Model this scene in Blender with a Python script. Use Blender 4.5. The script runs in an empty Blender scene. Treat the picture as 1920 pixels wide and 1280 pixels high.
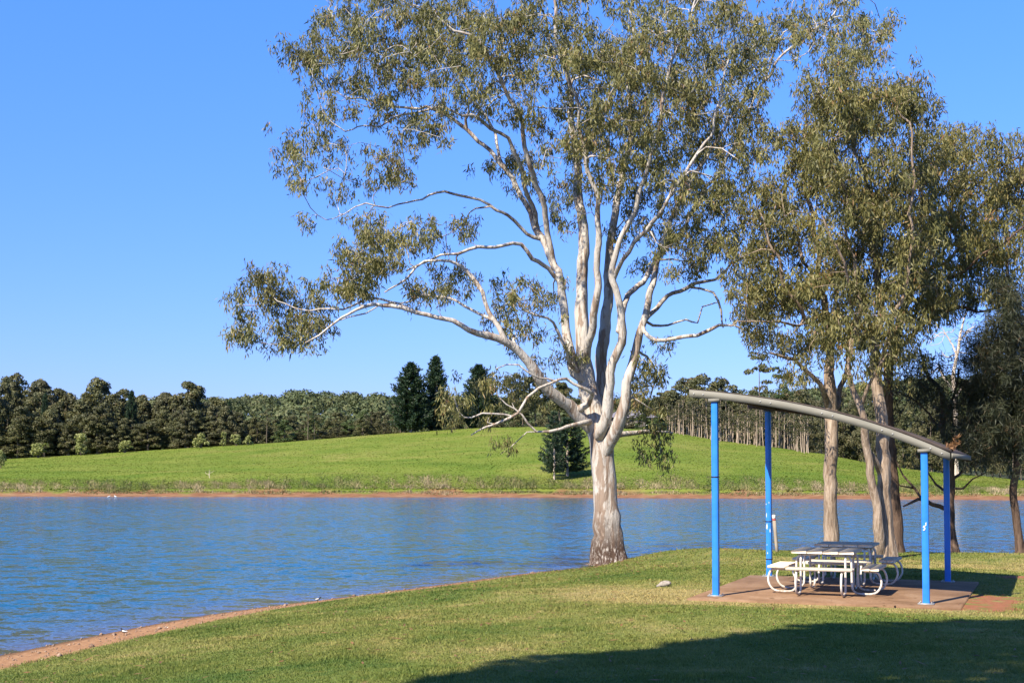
import bpy, math, random
import numpy as np
from mathutils import Vector, Matrix

random.seed(7)
RNG = np.random.default_rng(7)
SC = bpy.context.scene
COL = SC.collection
TAU = 2 * math.pi

# ------------------------------------------------------------------ camera
F = 2430.0            # focal length in pixels of the 1920 px wide photograph
HZ = 880.0            # horizon row
EYE = 3.0             # eye height over the lake
PITCH = math.atan(104.0 / F)
YP = HZ - 104.0       # principal row
cam_d = bpy.data.cameras.new('camera')
cam = bpy.data.objects.new('camera', cam_d); COL.objects.link(cam)
cam_d.sensor_width = 36.0
cam_d.lens = F / 1920 * 36.0
cam_d.shift_y = (YP - 640.0) / 1920.0
cam_d.clip_end = 9000
cam_d.clip_start = 0.1
cam.location = (0, 0, EYE)
cam.rotation_euler = (math.pi / 2 + PITCH, 0, 0)
SC.camera = cam

def W(px, py, depth):
    """A point of the place seen at a pixel of the photograph, standing `depth` metres ahead."""
    a = (px - 960.0) / F
    b = (YP - py) / F
    c, s = math.cos(PITCH), math.sin(PITCH)
    fy, fz = c - b * s, s + b * c
    k = depth / fy
    return np.array([a * k, depth, EYE + fz * k])

# ------------------------------------------------------------------ materials
AK = .74          # common albedo scale of all surface colours
class NT:
    def __init__(self, name):
        self.m = bpy.data.materials.new(name); self.m.use_nodes = True
        self.t = self.m.node_tree; self.t.nodes.clear()
        self.out = self.t.nodes.new('ShaderNodeOutputMaterial')
    def n(self, typ, **kw):
        x = self.t.nodes.new(typ)
        for k, v in kw.items():
            if k.startswith('i_'):
                x.inputs[k[2:].replace('_', ' ')].default_value = v
            else:
                setattr(x, k, v)
        return x
    def l(self, a, b): self.t.links.new(a, b)
    def pos(self, scale=(1, 1, 1)):
        g = self.n('ShaderNodeNewGeometry')
        mp = self.n('ShaderNodeMapping'); mp.inputs['Scale'].default_value = scale
        self.l(g.outputs['Position'], mp.inputs['Vector'])
        return mp.outputs['Vector']
    def obj(self, scale=(1, 1, 1)):
        g = self.n('ShaderNodeTexCoord')
        mp = self.n('ShaderNodeMapping'); mp.inputs['Scale'].default_value = scale
        self.l(g.outputs['Object'], mp.inputs['Vector'])
        return mp.outputs['Vector']
    def noise(self, vec, scale, detail=4, rough=.55, dist=0.0):
        x = self.n('ShaderNodeTexNoise')
        x.inputs['Scale'].default_value = scale; x.inputs['Detail'].default_value = detail
        x.inputs['Roughness'].default_value = rough; x.inputs['Distortion'].default_value = dist
        self.l(vec, x.inputs['Vector'])
        return x.outputs['Fac']
    def ramp(self, fac, stops, interp='LINEAR', raw=False):
        ak = 1.0 if raw else AK
        x = self.n('ShaderNodeValToRGB'); x.color_ramp.interpolation = interp
        e = x.color_ramp.elements
        while len(e) < len(stops): e.new(0.5)
        for k, (p, c) in enumerate(stops):
            e[k].position = p
            e[k].color = (c[0] * ak, c[1] * ak, c[2] * ak, 1) if hasattr(c, '__len__') else (c, c, c, 1)
        self.l(fac, x.inputs['Fac'])
        return x.outputs['Color']
    def mix(self, fac, a, b, mode='MIX'):
        x = self.n('ShaderNodeMix', data_type='RGBA', blend_type=mode)
        for sock, v in ((0, fac), (6, a), (7, b)):
            if hasattr(v, 'is_output'): self.l(v, x.inputs[sock])
            elif sock == 0: x.inputs[0].default_value = v
            else:
                ak = AK if mode == 'MIX' else 1.0
                x.inputs[sock].default_value = (v[0] * ak, v[1] * ak, v[2] * ak, 1)
        return x.outputs[2]
    def math(self, op, a, b=0.0, clamp=False):
        x = self.n('ShaderNodeMath', operation=op, use_clamp=clamp)
        for k, v in enumerate((a, b)):
            if hasattr(v, 'is_output'): self.l(v, x.inputs[k])
            else: x.inputs[k].default_value = v
        return x.outputs[0]
    def attr(self, name):
        return self.n('ShaderNodeAttribute', attribute_name=name).outputs['Fac']
    def bump(self, h, strength=.5, dist=.02, normal=None):
        x = self.n('ShaderNodeBump')
        x.inputs['Strength'].default_value = strength; x.inputs['Distance'].default_value = dist
        self.l(h, x.inputs['Height'])
        if normal is not None: self.l(normal, x.inputs['Normal'])
        return x.outputs['Normal']
    def bsdf(self, col, rough=.7, metal=0.0, normal=None, spec=.3):
        p = self.n('ShaderNodeBsdfPrincipled')
        for k, v in (('Base Color', col), ('Roughness', rough), ('Metallic', metal), ('Specular IOR Level', spec)):
            if hasattr(v, 'is_output'): self.l(v, p.inputs[k])
            elif k == 'Base Color': p.inputs[k].default_value = (v[0], v[1], v[2], 1)
            else: p.inputs[k].default_value = v
        if normal is not None: self.l(normal, p.inputs['Normal'])
        return p
    def done(self, sh):
        self.l(sh.outputs[0], self.out.inputs['Surface']); return self.m

def leaf_mat(name, stops, trans=.25, rough=.5, big=None, spec=.35):
    t = NT(name)
    c = t.ramp(t.attr('v'), stops)
    if big:
        nz = t.noise(t.pos(), big, 3)
        c = t.mix(1.0, c, t.ramp(nz, [(.3, .72), (.7, 1.25)]), 'MULTIPLY')
    p = t.bsdf(c, rough, spec=spec)
    tr = t.n('ShaderNodeBsdfTranslucent')
    t.l(t.mix(1.0, c, (1.25, 1.3, .6), 'MULTIPLY'), tr.inputs['Color'])
    ms = t.n('ShaderNodeMixShader'); ms.inputs[0].default_value = trans
    t.l(p.outputs[0], ms.inputs[1]); t.l(tr.outputs[0], ms.inputs[2])
    return t.done(ms)

def bark_pale():
    t = NT('pale_gum_bark')
    v = t.pos((1, 1, .16))
    n1 = t.noise(v, 4.2, 5, .6, .6)
    n2 = t.noise(t.pos((1, 1, .3)), 13, 4, .65, .4)
    n3 = t.noise(t.pos((1, 1, .5)), 1.3, 3, .5)
    c = t.mix(t.ramp(n3, [(.35, 0), (.65, 1)]), (.45, .40, .345), (.57, .525, .47))
    n4 = t.noise(t.pos((1, 1, .07)), 7.5, 4, .6, .3)
    c = t.mix(t.ramp(n1, [(.55, 0), (.60, .85)]), c, (.27, .185, .13))
    c = t.mix(t.ramp(n4, [(.56, 0), (.63, .75)]), c, (.20, .125, .08))
    c = t.mix(t.ramp(n2, [(.57, 0), (.66, .75)]), c, (.25, .205, .165))
    geo = t.n('ShaderNodeNewGeometry'); sx = t.n('ShaderNodeSeparateXYZ'); t.l(geo.outputs['Position'], sx.inputs[0])
    low = t.math('SUBTRACT', 2.1, sx.outputs['Z'])
    low = t.math('MULTIPLY', low, .75, True)
    sp = t.noise(t.pos((1, 1, .35)), 17, 5, .7)
    lowm = t.math('MULTIPLY', low, t.ramp(sp, [(.32, 0), (.50, 1)]))
    c = t.mix(lowm, c, (.072, .044, .03))
    h = t.math('ADD', n1, t.math('MULTIPLY', n2, .6))
    return t.done(t.bsdf(c, .75, normal=t.bump(h, .9, .05), spec=.15))

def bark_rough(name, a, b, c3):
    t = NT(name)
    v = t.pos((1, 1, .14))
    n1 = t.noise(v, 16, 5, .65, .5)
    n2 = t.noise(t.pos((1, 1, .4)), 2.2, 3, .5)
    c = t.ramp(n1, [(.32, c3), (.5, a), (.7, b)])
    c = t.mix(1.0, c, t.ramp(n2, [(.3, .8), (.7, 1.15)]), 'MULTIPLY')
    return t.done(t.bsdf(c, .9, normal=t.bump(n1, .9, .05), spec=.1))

def plain_noise(name, a, b, scale, rough=.8, bump=.3, bd=.01, metal=0.0, spec=.3, stretch=(1, 1, 1), detail=5):
    t = NT(name)
    n = t.noise(t.pos(stretch), scale, detail, .6)
    return t.done(t.bsdf(t.ramp(n, [(.3, a), (.7, b)]), rough, metal, t.bump(n, bump, bd), spec))

M = {}
M['bark_pale'] = bark_pale()
M['bark_tan'] = bark_rough('tan_gum_bark', (.34, .255, .185), (.50, .40, .31), (.16, .105, .07))
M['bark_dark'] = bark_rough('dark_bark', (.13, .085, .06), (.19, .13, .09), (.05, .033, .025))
M['bark_bleached'] = plain_noise('bleached_bark', (.45, .36, .27), (.6, .5, .4), 3)
M['bark_far'] = plain_noise('far_bark', (.09, .07, .05), (.17, .135, .1), 2)
M['bark_grove'] = plain_noise('grove_bark', (.27, .2, .145), (.46, .37, .27), .8)
M['leaf_gum'] = leaf_mat('gum_leaf', [(0, (.095, .10, .038)), (.4, (.19, .183, .064)), (.72, (.275, .248, .09)), (.86, (.31, .24, .105)), (1, (.28, .155, .075))], .25, .5, .5, .25)
M['leaf_gum_dense'] = leaf_mat('dense_gum_leaf', [(0, (.088, .092, .034)), (.4, (.185, .175, .060)), (.72, (.27, .238, .084)), (.88, (.31, .235, .095)), (1, (.28, .15, .07))], .25, .5, .5, .25)
M['needle_dark'] = leaf_mat('dark_needle', [(0, (.025, .033, .016)), (.6, (.05, .058, .026)), (.9, (.085, .075, .035)), (1, (.15, .085, .04))], .15, .6, .6)
M['leaf_far'] = leaf_mat('far_leaf', [(0, (.05, .058, .020)), (.5, (.095, .098, .030)), (.85, (.15, .135, .044)), (1, (.18, .13, .055))], .12, .6, .12)
M['leaf_far_green'] = leaf_mat('far_green_leaf', [(0, (.042, .07, .018)), (.5, (.08, .118, .028)), (1, (.125, .15, .045))], .15, .6, .12)
M['leaf_far_brown'] = leaf_mat('far_brown_leaf', [(0, (.045, .052, .020)), (.5, (.090, .090, .034)), (1, (.145, .12, .052))], .12, .6, .12)
M['leaf_hill'] = leaf_mat('hill_leaf', [(0, (.05, .074, .024)), (.5, (.085, .105, .033)), (1, (.13, .13, .05))], .12, .7, .03)
M['leaf_pine'] = leaf_mat('pine_leaf', [(0, (.014, .034, .014)), (.6, (.026, .055, .020)), (1, (.048, .085, .03))], .08, .6)
M['leaf_shrub'] = leaf_mat('shrub_leaf', [(0, (.19, .215, .065)), (.6, (.30, .32, .10)), (1, (.42, .42, .18))], .25, .7)
M['dead_leaf'] = leaf_mat('dead_leaf', [(0, (.16, .08, .03)), (1, (.34, .17, .07))], .2, .6)

def grass_color(t, vary=True):
    """Lawn colours laid out over the ground: green with straw and worn patches."""
    p = t.pos()
    n1 = t.noise(p, .33, 4, .6, .5); n2 = t.noise(p, 1.5, 4, .6); n3 = t.noise(p, 6, 3, .6)
    s = t.math('ADD', t.math('MULTIPLY', n1, .55), t.math('ADD', t.math('MULTIPLY', n2, .3), t.math('MULTIPLY', n3, .15)))
    s = t.math('ADD', s, t.math('MULTIPLY', t.attr('dry'), .25))
    c = t.ramp(s, [(.37, (.095, .155, .030)), (.46, (.160, .20, .042)), (.55, (.235, .245, .064)), (.67, (.40, .325, .13))])
    return c

t = NT('lawn')
gc = grass_color(t)
soil_n = t.noise(t.pos(), 9, 5, .65)
sand = t.ramp(soil_n, [(.3, (.22, .11, .052)), (.55, (.38, .21, .105)), (.75, (.48, .30, .165))])
red = t.ramp(soil_n, [(.3, (.25, .10, .05)), (.7, (.36, .155, .08))])
edge = t.noise(t.pos(), 2.3, 4, .6)
sh = t.math('SUBTRACT', t.attr('sand'), t.math('MULTIPLY', t.math('SUBTRACT', edge, .5), 1.1))
wet = t.ramp(t.attr('wet'), [(.0, 1.0), (1.0, .42)])
sandc = t.mix(1.0, sand, wet, 'MULTIPLY')
c = t.mix(t.ramp(t.math('ADD', t.attr('dirt'), t.math('MULTIPLY', t.math('SUBTRACT', edge, .5), 2.4)), [(.35, 0), (.7, 1)]), t.mix(1.0, gc, (.8, .8, .8), 'MULTIPLY'), red)
c = t.mix(t.ramp(sh, [(.42, 0), (.56, 1)]), c, sandc)
nb = t.noise(t.pos(), 24, 4, .7)
M['lawn'] = t.done(t.bsdf(c, .95, normal=t.bump(nb, .8, .03), spec=.1))

t = NT('grass_blade')
c = t.mix(1.0, grass_color(t), t.ramp(t.attr('v'), [(0, (.80, .86, .78)), (.6, (1.05, 1.05, .95)), (1, (1.4, 1.3, 1.2))], raw=True), 'MULTIPLY')
p = t.bsdf(c, .6, spec=.2); tr = t.n('ShaderNodeBsdfTranslucent'); t.l(c, tr.inputs['Color'])
ms = t.n('ShaderNodeMixShader'); ms.inputs[0].default_value = .3
t.l(p.outputs[0], ms.inputs[1]); t.l(tr.outputs[0], ms.inputs[2])
M['blade'] = t.done(ms)

def pasture_color(t):
    p = t.pos()
    n1 = t.noise(p, .05, 5, .65, .8); n2 = t.noise(t.pos((.5, 1, 1)), .3, 5, .7)
    s = t.math('ADD', t.math('MULTIPLY', n1, .6), t.math('MULTIPLY', n2, .4))
    return t.ramp(s, [(.33, (.085, .145, .018)), (.44, (.125, .18, .024)), (.54, (.165, .205, .034)), (.66, (.23, .22, .06))])
t = NT('pasture')
c = pasture_color(t)
bn = t.noise(t.pos((.35, 1, 1)), 1.6, 5, .7)
soil = t.ramp(bn, [(.3, (.15, .07, .035)), (.55, (.24, .125, .07)), (.75, (.33, .21, .13))])
c = t.mix(t.math('SUBTRACT', t.attr('sand'), t.math('MULTIPLY', t.math('SUBTRACT', bn, .5), .8), True), c, soil)
M['pasture'] = t.done(t.bsdf(c, .95, normal=t.bump(bn, .6, .2), spec=.05))
t = NT('pasture_tuft')
c = t.mix(1.0, pasture_color(t), t.ramp(t.attr('v'), [(0, (.84, .88, .84)), (.6, (1.0, 1.0, .95)), (1, (1.12, 1.08, 1.08))], raw=True), 'MULTIPLY')
p = t.bsdf(c, .8, spec=.1); tr = t.n('ShaderNodeBsdfTranslucent'); t.l(c, tr.inputs['Color'])
ms = t.n('ShaderNodeMixShader'); ms.inputs[0].default_value = .3
t.l(p.outputs[0], ms.inputs[1]); t.l(tr.outputs[0], ms.inputs[2])
M['tuft'] = t.done(ms)
M['reed'] = leaf_mat('bank_reed', [(0, (.085, .12, .03)), (.35, (.16, .17, .05)), (.7, (.30, .25, .11)), (1, (.42, .32, .2))], .25, .8, .08)
M['hill_ground'] = plain_noise('hill_ground', (.03, .04, .018), (.06, .07, .03), .2)

# water: murky lake with wind ripples
t = NT('lake_water')
def ripple(sc, scale, detail, rough, amp):
    x = t.n('ShaderNodeTexNoise'); x.inputs['Scale'].default_value = scale; x.inputs['Detail'].default_value = detail
    x.inputs['Roughness'].default_value = rough; x.inputs['Distortion'].default_value = .3
    t.l(t.pos(sc), x.inputs['Vector'])
    m = t.n('ShaderNodeVectorMath', operation='SUBTRACT'); t.l(x.outputs['Color'], m.inputs[0]); m.inputs[1].default_value = (.5, .5, .5)
    m2 = t.n('ShaderNodeVectorMath', operation='MULTIPLY'); t.l(m.outputs[0], m2.inputs[0]); m2.inputs[1].default_value = (amp * .7, amp, 0)
    return m2.outputs[0]
add = t.n('ShaderNodeVectorMath', operation='ADD')
add0 = t.n('ShaderNodeVectorMath', operation='ADD')
t.l(ripple((.75, 1.15, 1), 2.1, 3, .6, 1.05), add0.inputs[0]); t.l(ripple((.8, 1.2, 1), 6.5, 3, .6, .72), add0.inputs[1])
t.l(add0.outputs[0], add.inputs[0]); t.l(ripple((.7, 1.1, 1), 19.0, 2, .6, .55), add.inputs[1])
patch = t.ramp(t.noise(t.pos((.35, 1, 1)), .09, 4, .6), [(.35, .8), (.65, 1.1)])
sc_ = t.n('ShaderNodeVectorMath', operation='MULTIPLY'); t.l(add.outputs[0], sc_.inputs[0]); t.l(patch, sc_.inputs[1])
up = t.n('ShaderNodeVectorMath', operation='ADD'); t.l(sc_.outputs[0], up.inputs[0]); up.inputs[1].default_value = (0, 0, 1)
nn = t.n('ShaderNodeVectorMath', operation='NORMALIZE'); t.l(up.outputs[0], nn.inputs[0])
base = t.mix(t.attr('shallow'), (.006, .080, .130), (.11, .085, .085))
M['water'] = t.done(t.bsdf(base, .1, 0, nn.outputs[0], .5))
M['water'].node_tree.nodes['Principled BSDF'].inputs['IOR'].default_value = 1.33

# shelter materials
def paint_blue():
    t = NT('blue_paint')
    n = t.noise(t.obj(), 5, 4, .6); n2 = t.noise(t.obj((1, 1, .5)), 40, 3, .6)
    c = t.ramp(n, [(.3, (.022, .19, .66)), (.7, (.032, .245, .78))])
    c = t.mix(t.ramp(n2, [(.72, 0), (.76, .7)]), c, (.5, .6, .7))
    return t.done(t.bsdf(c, .38, normal=t.bump(n, .1, .004), spec=.4))
M['blue'] = paint_blue()
M['chip'] = plain_noise('bare_primer', (.62, .64, .64), (.8, .8, .78), 30)
M['beam'] = plain_noise('weathered_steel_beam', (.20, .19, .155), (.26, .245, .205), 6, .85, .15, .004, spec=.1, stretch=(.4, .4, 2))
M['sheet'] = plain_noise('brown_sheet_and_soffit_shade', (.06, .045, .04), (.10, .08, .07), 3, .85, .1, spec=.1)
M['galv'] = plain_noise('grey_metal', (.30, .30, .29), (.46, .45, .43), 12, .5, .1, .003, .3)
M['tie'] = plain_noise('black_tie', (.012, .012, .014), (.03, .03, .03), 20, .5)
t = NT('weathered_aluminium')
n = t.noise(t.obj((1, 8, 8)), 5, 5, .65); n2 = t.noise(t.obj(), 22, 4, .7)
c = t.ramp(n, [(.3, (.74, .62, .45)), (.7, (1.08, .92, .70))])
c = t.mix(t.ramp(n2, [(.6, 0), (.72, .5)]), c, (.25, .19, .14))
M['plank'] = t.done(t.bsdf(c, .9, 0, t.bump(n2, .2, .003), .05))
t = NT('white_tube')
n2 = t.noise(t.obj(), 14, 5, .7)
c = t.ramp(n2, [(.35, (.80, .76, .68)), (.58, (.74, .68, .58)), (.72, (.45, .33, .22))])
geo = t.n('ShaderNodeTexCoord'); sx = t.n('ShaderNodeSeparateXYZ'); t.l(geo.outputs['Object'], sx.inputs[0])
low = t.math('MULTIPLY', t.math('SUBTRACT', .17, sx.outputs['Z']), 5.5, True)
c = t.mix(t.math('MULTIPLY', low, t.ramp(n2, [(.35, .15), (.6, 1)])), c, (.26, .15, .08))
M['tube'] = t.done(t.bsdf(c, .5, 0, t.bump(n2, .2, .003), .35))
t = NT('slab_concrete')
n = t.noise(t.pos(), 1.1, 5, .65, .4); n2 = t.noise(t.pos(), 22, 4, .7)
c = t.ramp(n, [(.3, (.155, .088, .046)), (.5, (.25, .147, .082)), (.75, (.34, .225, .14))])
c = t.mix(1.0, c, t.ramp(n2, [(.3, .85), (.7, 1.12)]), 'MULTIPLY')
M['slab'] = t.done(t.bsdf(c, .9, normal=t.bump(n2, .3, .006), spec=.15))
M['stone'] = plain_noise('grey_stone', (.2, .17, .14), (.42, .37, .31), 14, .9, .6, .02)
M['pebble'] = plain_noise('beach_pebble', (.12, .065, .04), (.46, .32, .22), 7, .9)
M['white'] = plain_noise('white_feather', (.7, .7, .68), (.82, .82, .8), 10)
M['black'] = plain_noise('black_feather', (.015, .015, .018), (.03, .03, .035), 10)
M['post'] = plain_noise('weathered_post', (.26, .21, .16), (.42, .35, .27), 10, .9, .3, .01, stretch=(1, 1, .2))
M['post_white'] = plain_noise('white_band', (.7, .66, .6), (.8, .77, .72), 12)
M['post_red'] = plain_noise('red_band', (.45, .06, .05), (.55, .1, .08), 12)
M['wall'] = plain_noise('cream_wall', (.17, .15, .13), (.22, .19, .16), 3)
M['roof'] = plain_noise('grey_roof', (.16, .15, .17), (.24, .22, .25), 3)
M['glass'] = plain_noise('dark_glass', (.02, .025, .03), (.04, .045, .05), 3, .1)

# ------------------------------------------------------------------ mesh helpers
def np_mesh(name, V, Fc, mat=None, v=None, smooth=False, pattr=None):
    V = np.asarray(V, dtype=np.float32); Fc = np.asarray(Fc, dtype=np.int32)
    me = bpy.data.meshes.new(name)
    k = Fc.shape[1]
    me.vertices.add(len(V)); me.vertices.foreach_set('co', V.ravel())
    me.loops.add(Fc.size); me.loops.foreach_set('vertex_index', Fc.ravel())
    me.polygons.add(len(Fc))
    me.polygons.foreach_set('loop_start', np.arange(0, Fc.size, k, dtype=np.int32))
    if smooth: me.polygons.foreach_set('use_smooth', np.ones(len(Fc), dtype=bool))
    me.update(calc_edges=True)
    if v is not None:
        a = me.attributes.new('v', 'FLOAT', 'FACE'); a.data.foreach_set('value', np.asarray(v, dtype=np.float32))
    for nm, arr in (pattr or {}).items():
        a = me.attributes.new(nm, 'FLOAT', 'POINT'); a.data.foreach_set('value', np.asarray(arr, dtype=np.float32))
    if mat: me.materials.append(mat)
    return me

def link(name, me, parent=None, loc=None):
    o = bpy.data.objects.new(name, me); COL.objects.link(o)
    if parent is not None: o.parent = parent
    if loc is not None: o.location = loc
    return o

def tag(o, label=None, cat=None, group=None, kind=None):
    for k, val in (('label', label), ('category', cat), ('group', group), ('kind', kind)):
        if val: o[k] = val
    return o

def empty(name, loc, label, cat, group=None, rotz=0.0):
    o = bpy.data.objects.new(name, None); COL.objects.link(o)
    o.location = loc; o.rotation_euler = (0, 0, rotz)
    o.empty_display_size = .2
    return tag(o, label, cat, group)

def copy_tree(src, loc, scale=(1, 1, 1), rotz=0.0):
    r = src.copy(); COL.objects.link(r)
    r.location = loc; r.scale = scale; r.rotation_euler = (0, 0, rotz)
    for ch in src.children:
        c = ch.copy(); COL.objects.link(c); c.parent = r
        for g in ch.children:
            d = g.copy(); COL.objects.link(d); d.parent = c
    return r

class MB:
    """Collects quads of boxes, tubes and lofts into one mesh."""
    def __init__(self): self.V = []; self.F = []; self.n = 0
    def add(self, V, Fc):
        V = np.asarray(V, float); self.V.append(V); self.F.append(np.asarray(Fc, int) + self.n); self.n += len(V)
    def box(self, c, s, rot=None):
        x, y, z = [q / 2 for q in s]
        V = np.array([[-x, -y, -z], [x, -y, -z], [x, y, -z], [-x, y, -z], [-x, -y, z], [x, -y, z], [x, y, z], [-x, y, z]])
        if rot is not None: V = V @ np.array(rot).T
        self.add(V + np.array(c), [[0, 3, 2, 1], [4, 5, 6, 7], [0, 1, 5, 4], [1, 2, 6, 5], [2, 3, 7, 6], [3, 0, 4, 7]])
    def bevbox(self, c, s, b=.006):
        """A box with chamfered long edges (octagonal section along x)."""
        x, y, z = [q / 2 for q in s]
        P = [(-y + b, -z), (y - b, -z), (y, -z + b), (y, z - b), (y - b, z), (-y + b, z), (-y, z - b), (-y, -z + b)]
        V = [(-x, p[0], p[1]) for p in P] + [(x, p[0], p[1]) for p in P]
        Fc = [[k, (k + 1) % 8, 8 + (k + 1) % 8, 8 + k] for k in range(8)]
        for o in (0, 8):
            Fc += [[o, o + 1, o + 2, o + 3], [o, o + 3, o + 4, o + 7], [o + 4, o + 5, o + 6, o + 7]]
        self.add(np.array(V) + np.array(c), Fc)
    def tube(self, P, R, sides=6, flute=None, cap=True):
        P = np.asarray(P, float); n = len(P)
        if n < 2: return
        R = np.broadcast_to(np.asarray(R, float), (n,))
        T = np.gradient(P, axis=0); T /= np.linalg.norm(T, axis=1)[:, None] + 1e-9
        a = np.array([1.0, 0, 0]) if abs(T[0][0]) < .8 else np.array([0, 1.0, 0])
        u = np.cross(T[0], a); u /= np.linalg.norm(u)
        th = np.arange(sides) * TAU / sides
        ct, st = np.cos(th), np.sin(th)
        V = np.empty((n, sides, 3))
        for k in range(n):
            u = u - T[k] * np.dot(u, T[k]); u /= np.linalg.norm(u) + 1e-9
            w = np.cross(T[k], u)
            r = R[k] * (flute(k, th) if flute else 1.0)
            V[k] = P[k] + (ct * r)[:, None] * u + (st * r)[:, None] * w
        idx = np.arange(n * sides).reshape(n, sides)
        A = idx[:-1]; B = np.roll(idx[:-1], -1, 1); C = np.roll(idx[1:], -1, 1); D = idx[1:]
        Fc = np.stack([A, B, C, D], -1).reshape(-1, 4)
        V = V.reshape(-1, 3)
        if cap:
            V = np.vstack([V, P[0], P[-1]]); e = n * sides
            ex = []
            for k in range(sides):
                k2 = (k + 1) % sides
                ex.append([idx[0][k2], idx[0][k], e, e]); ex.append([idx[-1][k], idx[-1][k2], e + 1, e + 1])
            V = np.vstack([V]); caps = np.array(ex)
            # fans as thin quads: split each with a shared hub duplicate
            V = np.vstack([V, P[0], P[-1]])
            caps[0::2, 3] = e + 2; caps[1::2, 3] = e + 3
            Fc = np.vstack([Fc, caps])
        self.add(V, Fc)
    def mesh(self, name, mat, smooth=False, origin=(0, 0, 0)):
        V = np.vstack(self.V) - np.array(origin)
        return np_mesh(name, V, np.vstack(self.F), mat, smooth=smooth)
    def part(self, name, mat, parent, smooth=False, world=False):
        org = parent.location if world else (0, 0, 0)
        return link(name, self.mesh(name, mat, smooth, org), parent)

def unit(a): return a / (np.linalg.norm(a, axis=-1, keepdims=True) + 1e-9)

def leaf_quads(C, D, S, L, Wd):
    """Narrow leaves: base, widest pair, tip."""
    n = len(C)
    L = np.broadcast_to(L, (n,))[:, None]; Wd = np.broadcast_to(Wd, (n,))[:, None]
    V = np.empty((n, 4, 3))
    V[:, 0] = C; V[:, 1] = C + D * L * .42 + S * Wd * .5; V[:, 2] = C + D * L; V[:, 3] = C + D * L * .42 - S * Wd * .5
    return V.reshape(-1, 3), np.arange(n * 4).reshape(n, 4)

def smooth_path(pts, step):
    P = np.asarray(pts, float)
    Q = np.vstack([2 * P[0] - P[1], P, 2 * P[-1] - P[-2]])
    out = [P[0]]
    for k in range(1, len(Q) - 2):
        p0, p1, p2, p3 = Q[k - 1:k + 3]
        m = max(1, int(np.linalg.norm((p2 - p1)[:3]) / step))
        for j in range(1, m + 1):
            s = j / m
            out.append(.5 * ((2 * p1) + (-p0 + p2) * s + (2 * p0 - 5 * p1 + 4 * p2 - p3) * s * s + (-p0 + 3 * p1 - 3 * p2 + p3) * s ** 3))
    return np.array(out)

# ------------------------------------------------------------------ near ground
SHORE = np.array([(-17, -60), (-14, -10), (-12.2, 5), (-10.1, 14), (-8.3, 21.1), (-6.3, 27), (-3.5, 31.4), (-.9, 35.6),
                  (1.0, 38.6), (3.2, 40.4), (7, 39.6), (12, 38.2), (18, 37.4), (27, 38), (45, 42), (90, 50)], float)
SHORE = smooth_path(SHORE, 1.5)
POLY = np.vstack([SHORE, [(90, -60)]])

def shore_dist(X, Y):
    P = np.stack([X, Y], -1); best = np.full(X.shape, 1e9)
    for a, b in zip(SHORE[:-1], SHORE[1:]):
        ab = b - a; tt = np.clip(((P - a) @ ab) / (ab @ ab), 0, 1)
        best = np.minimum(best, np.linalg.norm(P - (a + tt[..., None] * ab), axis=-1))
    ins = np.zeros(X.shape, bool)
    n = len(POLY)
    for k in range(n):
        (x1, y1), (x2, y2) = POLY[k], POLY[(k + 1) % n]
        c = ((y1 > Y) != (y2 > Y)) & (X < (x2 - x1) * (Y - y1) / (y2 - y1 + 1e-12) + x1)
        ins ^= c
    return np.where(ins, best, -best)

def sstep(a, b, x):
    q = np.clip((x - a) / (b - a), 0, 1); return q * q * (3 - 2 * q)

# shelter frame: origin at the front high post, u across the roof's fall, v to the back
SO = np.array([3.40, 21.70]); SU = np.array([.922, -.388]); SV = np.array([.388, .922])
SLAB_Z = .90
SW, SD = 3.35, 4.33
def shel(u, v, z): 
    p = SO + SU * u + SV * v
    return np.array([p[0], p[1], z])

def ground_z(X, Y, d=None):
    X = np.asarray(X, float); Y = np.asarray(Y, float)
    if d is None: d = shore_dist(X, Y)
    w = sstep(1.5, 6.0, X)
    left = .95 * (1 - np.exp(-(np.maximum(d, 0) / 5.4) ** 1.3))
    right = .88 * (1 - np.exp(-(np.maximum(d, 0) / 1.7)))
    z = left * (1 - w) + right * w + .02 * np.clip(22 - Y, 0, 60) * sstep(2, 8, d)
    z += (.03 * np.sin(X * 1.1 + .6 * Y) + .025 * np.sin(.8 * Y - .5 * X + 1)) * sstep(1, 4, d)
    z = np.where(d < 0, np.maximum(.12 * d, -1.4), z)
    rel = np.stack([X - SO[0], Y - SO[1]], -1); u = rel @ SU; v = rel @ SV
    din = np.maximum(np.maximum(-.4 - u, u - 4.4), np.maximum(-.6 - v, v - 5.2))
    fl = 1 - sstep(0, 2.0, din)
    return z * (1 - fl) + (SLAB_Z - .035) * fl

def dry_dirt(X, Y):
    rel = np.stack([X - SO[0], Y - SO[1]], -1); u = rel @ SU; v = rel @ SV
    dry = np.exp(-(((u + 1.2) / 1.5) ** 2 + ((v - .6) / 1.6) ** 2)) + .7 * np.exp(-(((u - 2) / 4.5) ** 2 + ((v + 1.0) / .7) ** 2)) + .7 * np.exp(-(((u - 5) / 6) ** 2 + ((v - 9) / 2.0) ** 2))
    du = np.maximum(np.abs(u - 4.1) - .3, 0); dv = np.maximum(np.abs(v - .9) - 1.0, 0)
    dirt = .72 * np.exp(-(du ** 2 + dv ** 2) / .22)
    dirt = np.maximum(dirt, np.exp(-((v - 6.3) / .35) ** 2) * sstep(3.6, 4.6, u))
    # bare ring round the pale tree's foot
    dirt = np.maximum(dirt, .9 * np.exp(-(((X - 2.75) / .95) ** 2 + ((Y - 36.6) / .9) ** 2)))
    return dry, dirt
def sand_of(X, d):
    wid = 1.9 - .95 * sstep(-8, 1, X)
    wid = wid * (1 - .6 * sstep(2, 6, X))
    return np.clip(.5 + (wid - d) / 1.0, 0, 1)

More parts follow.
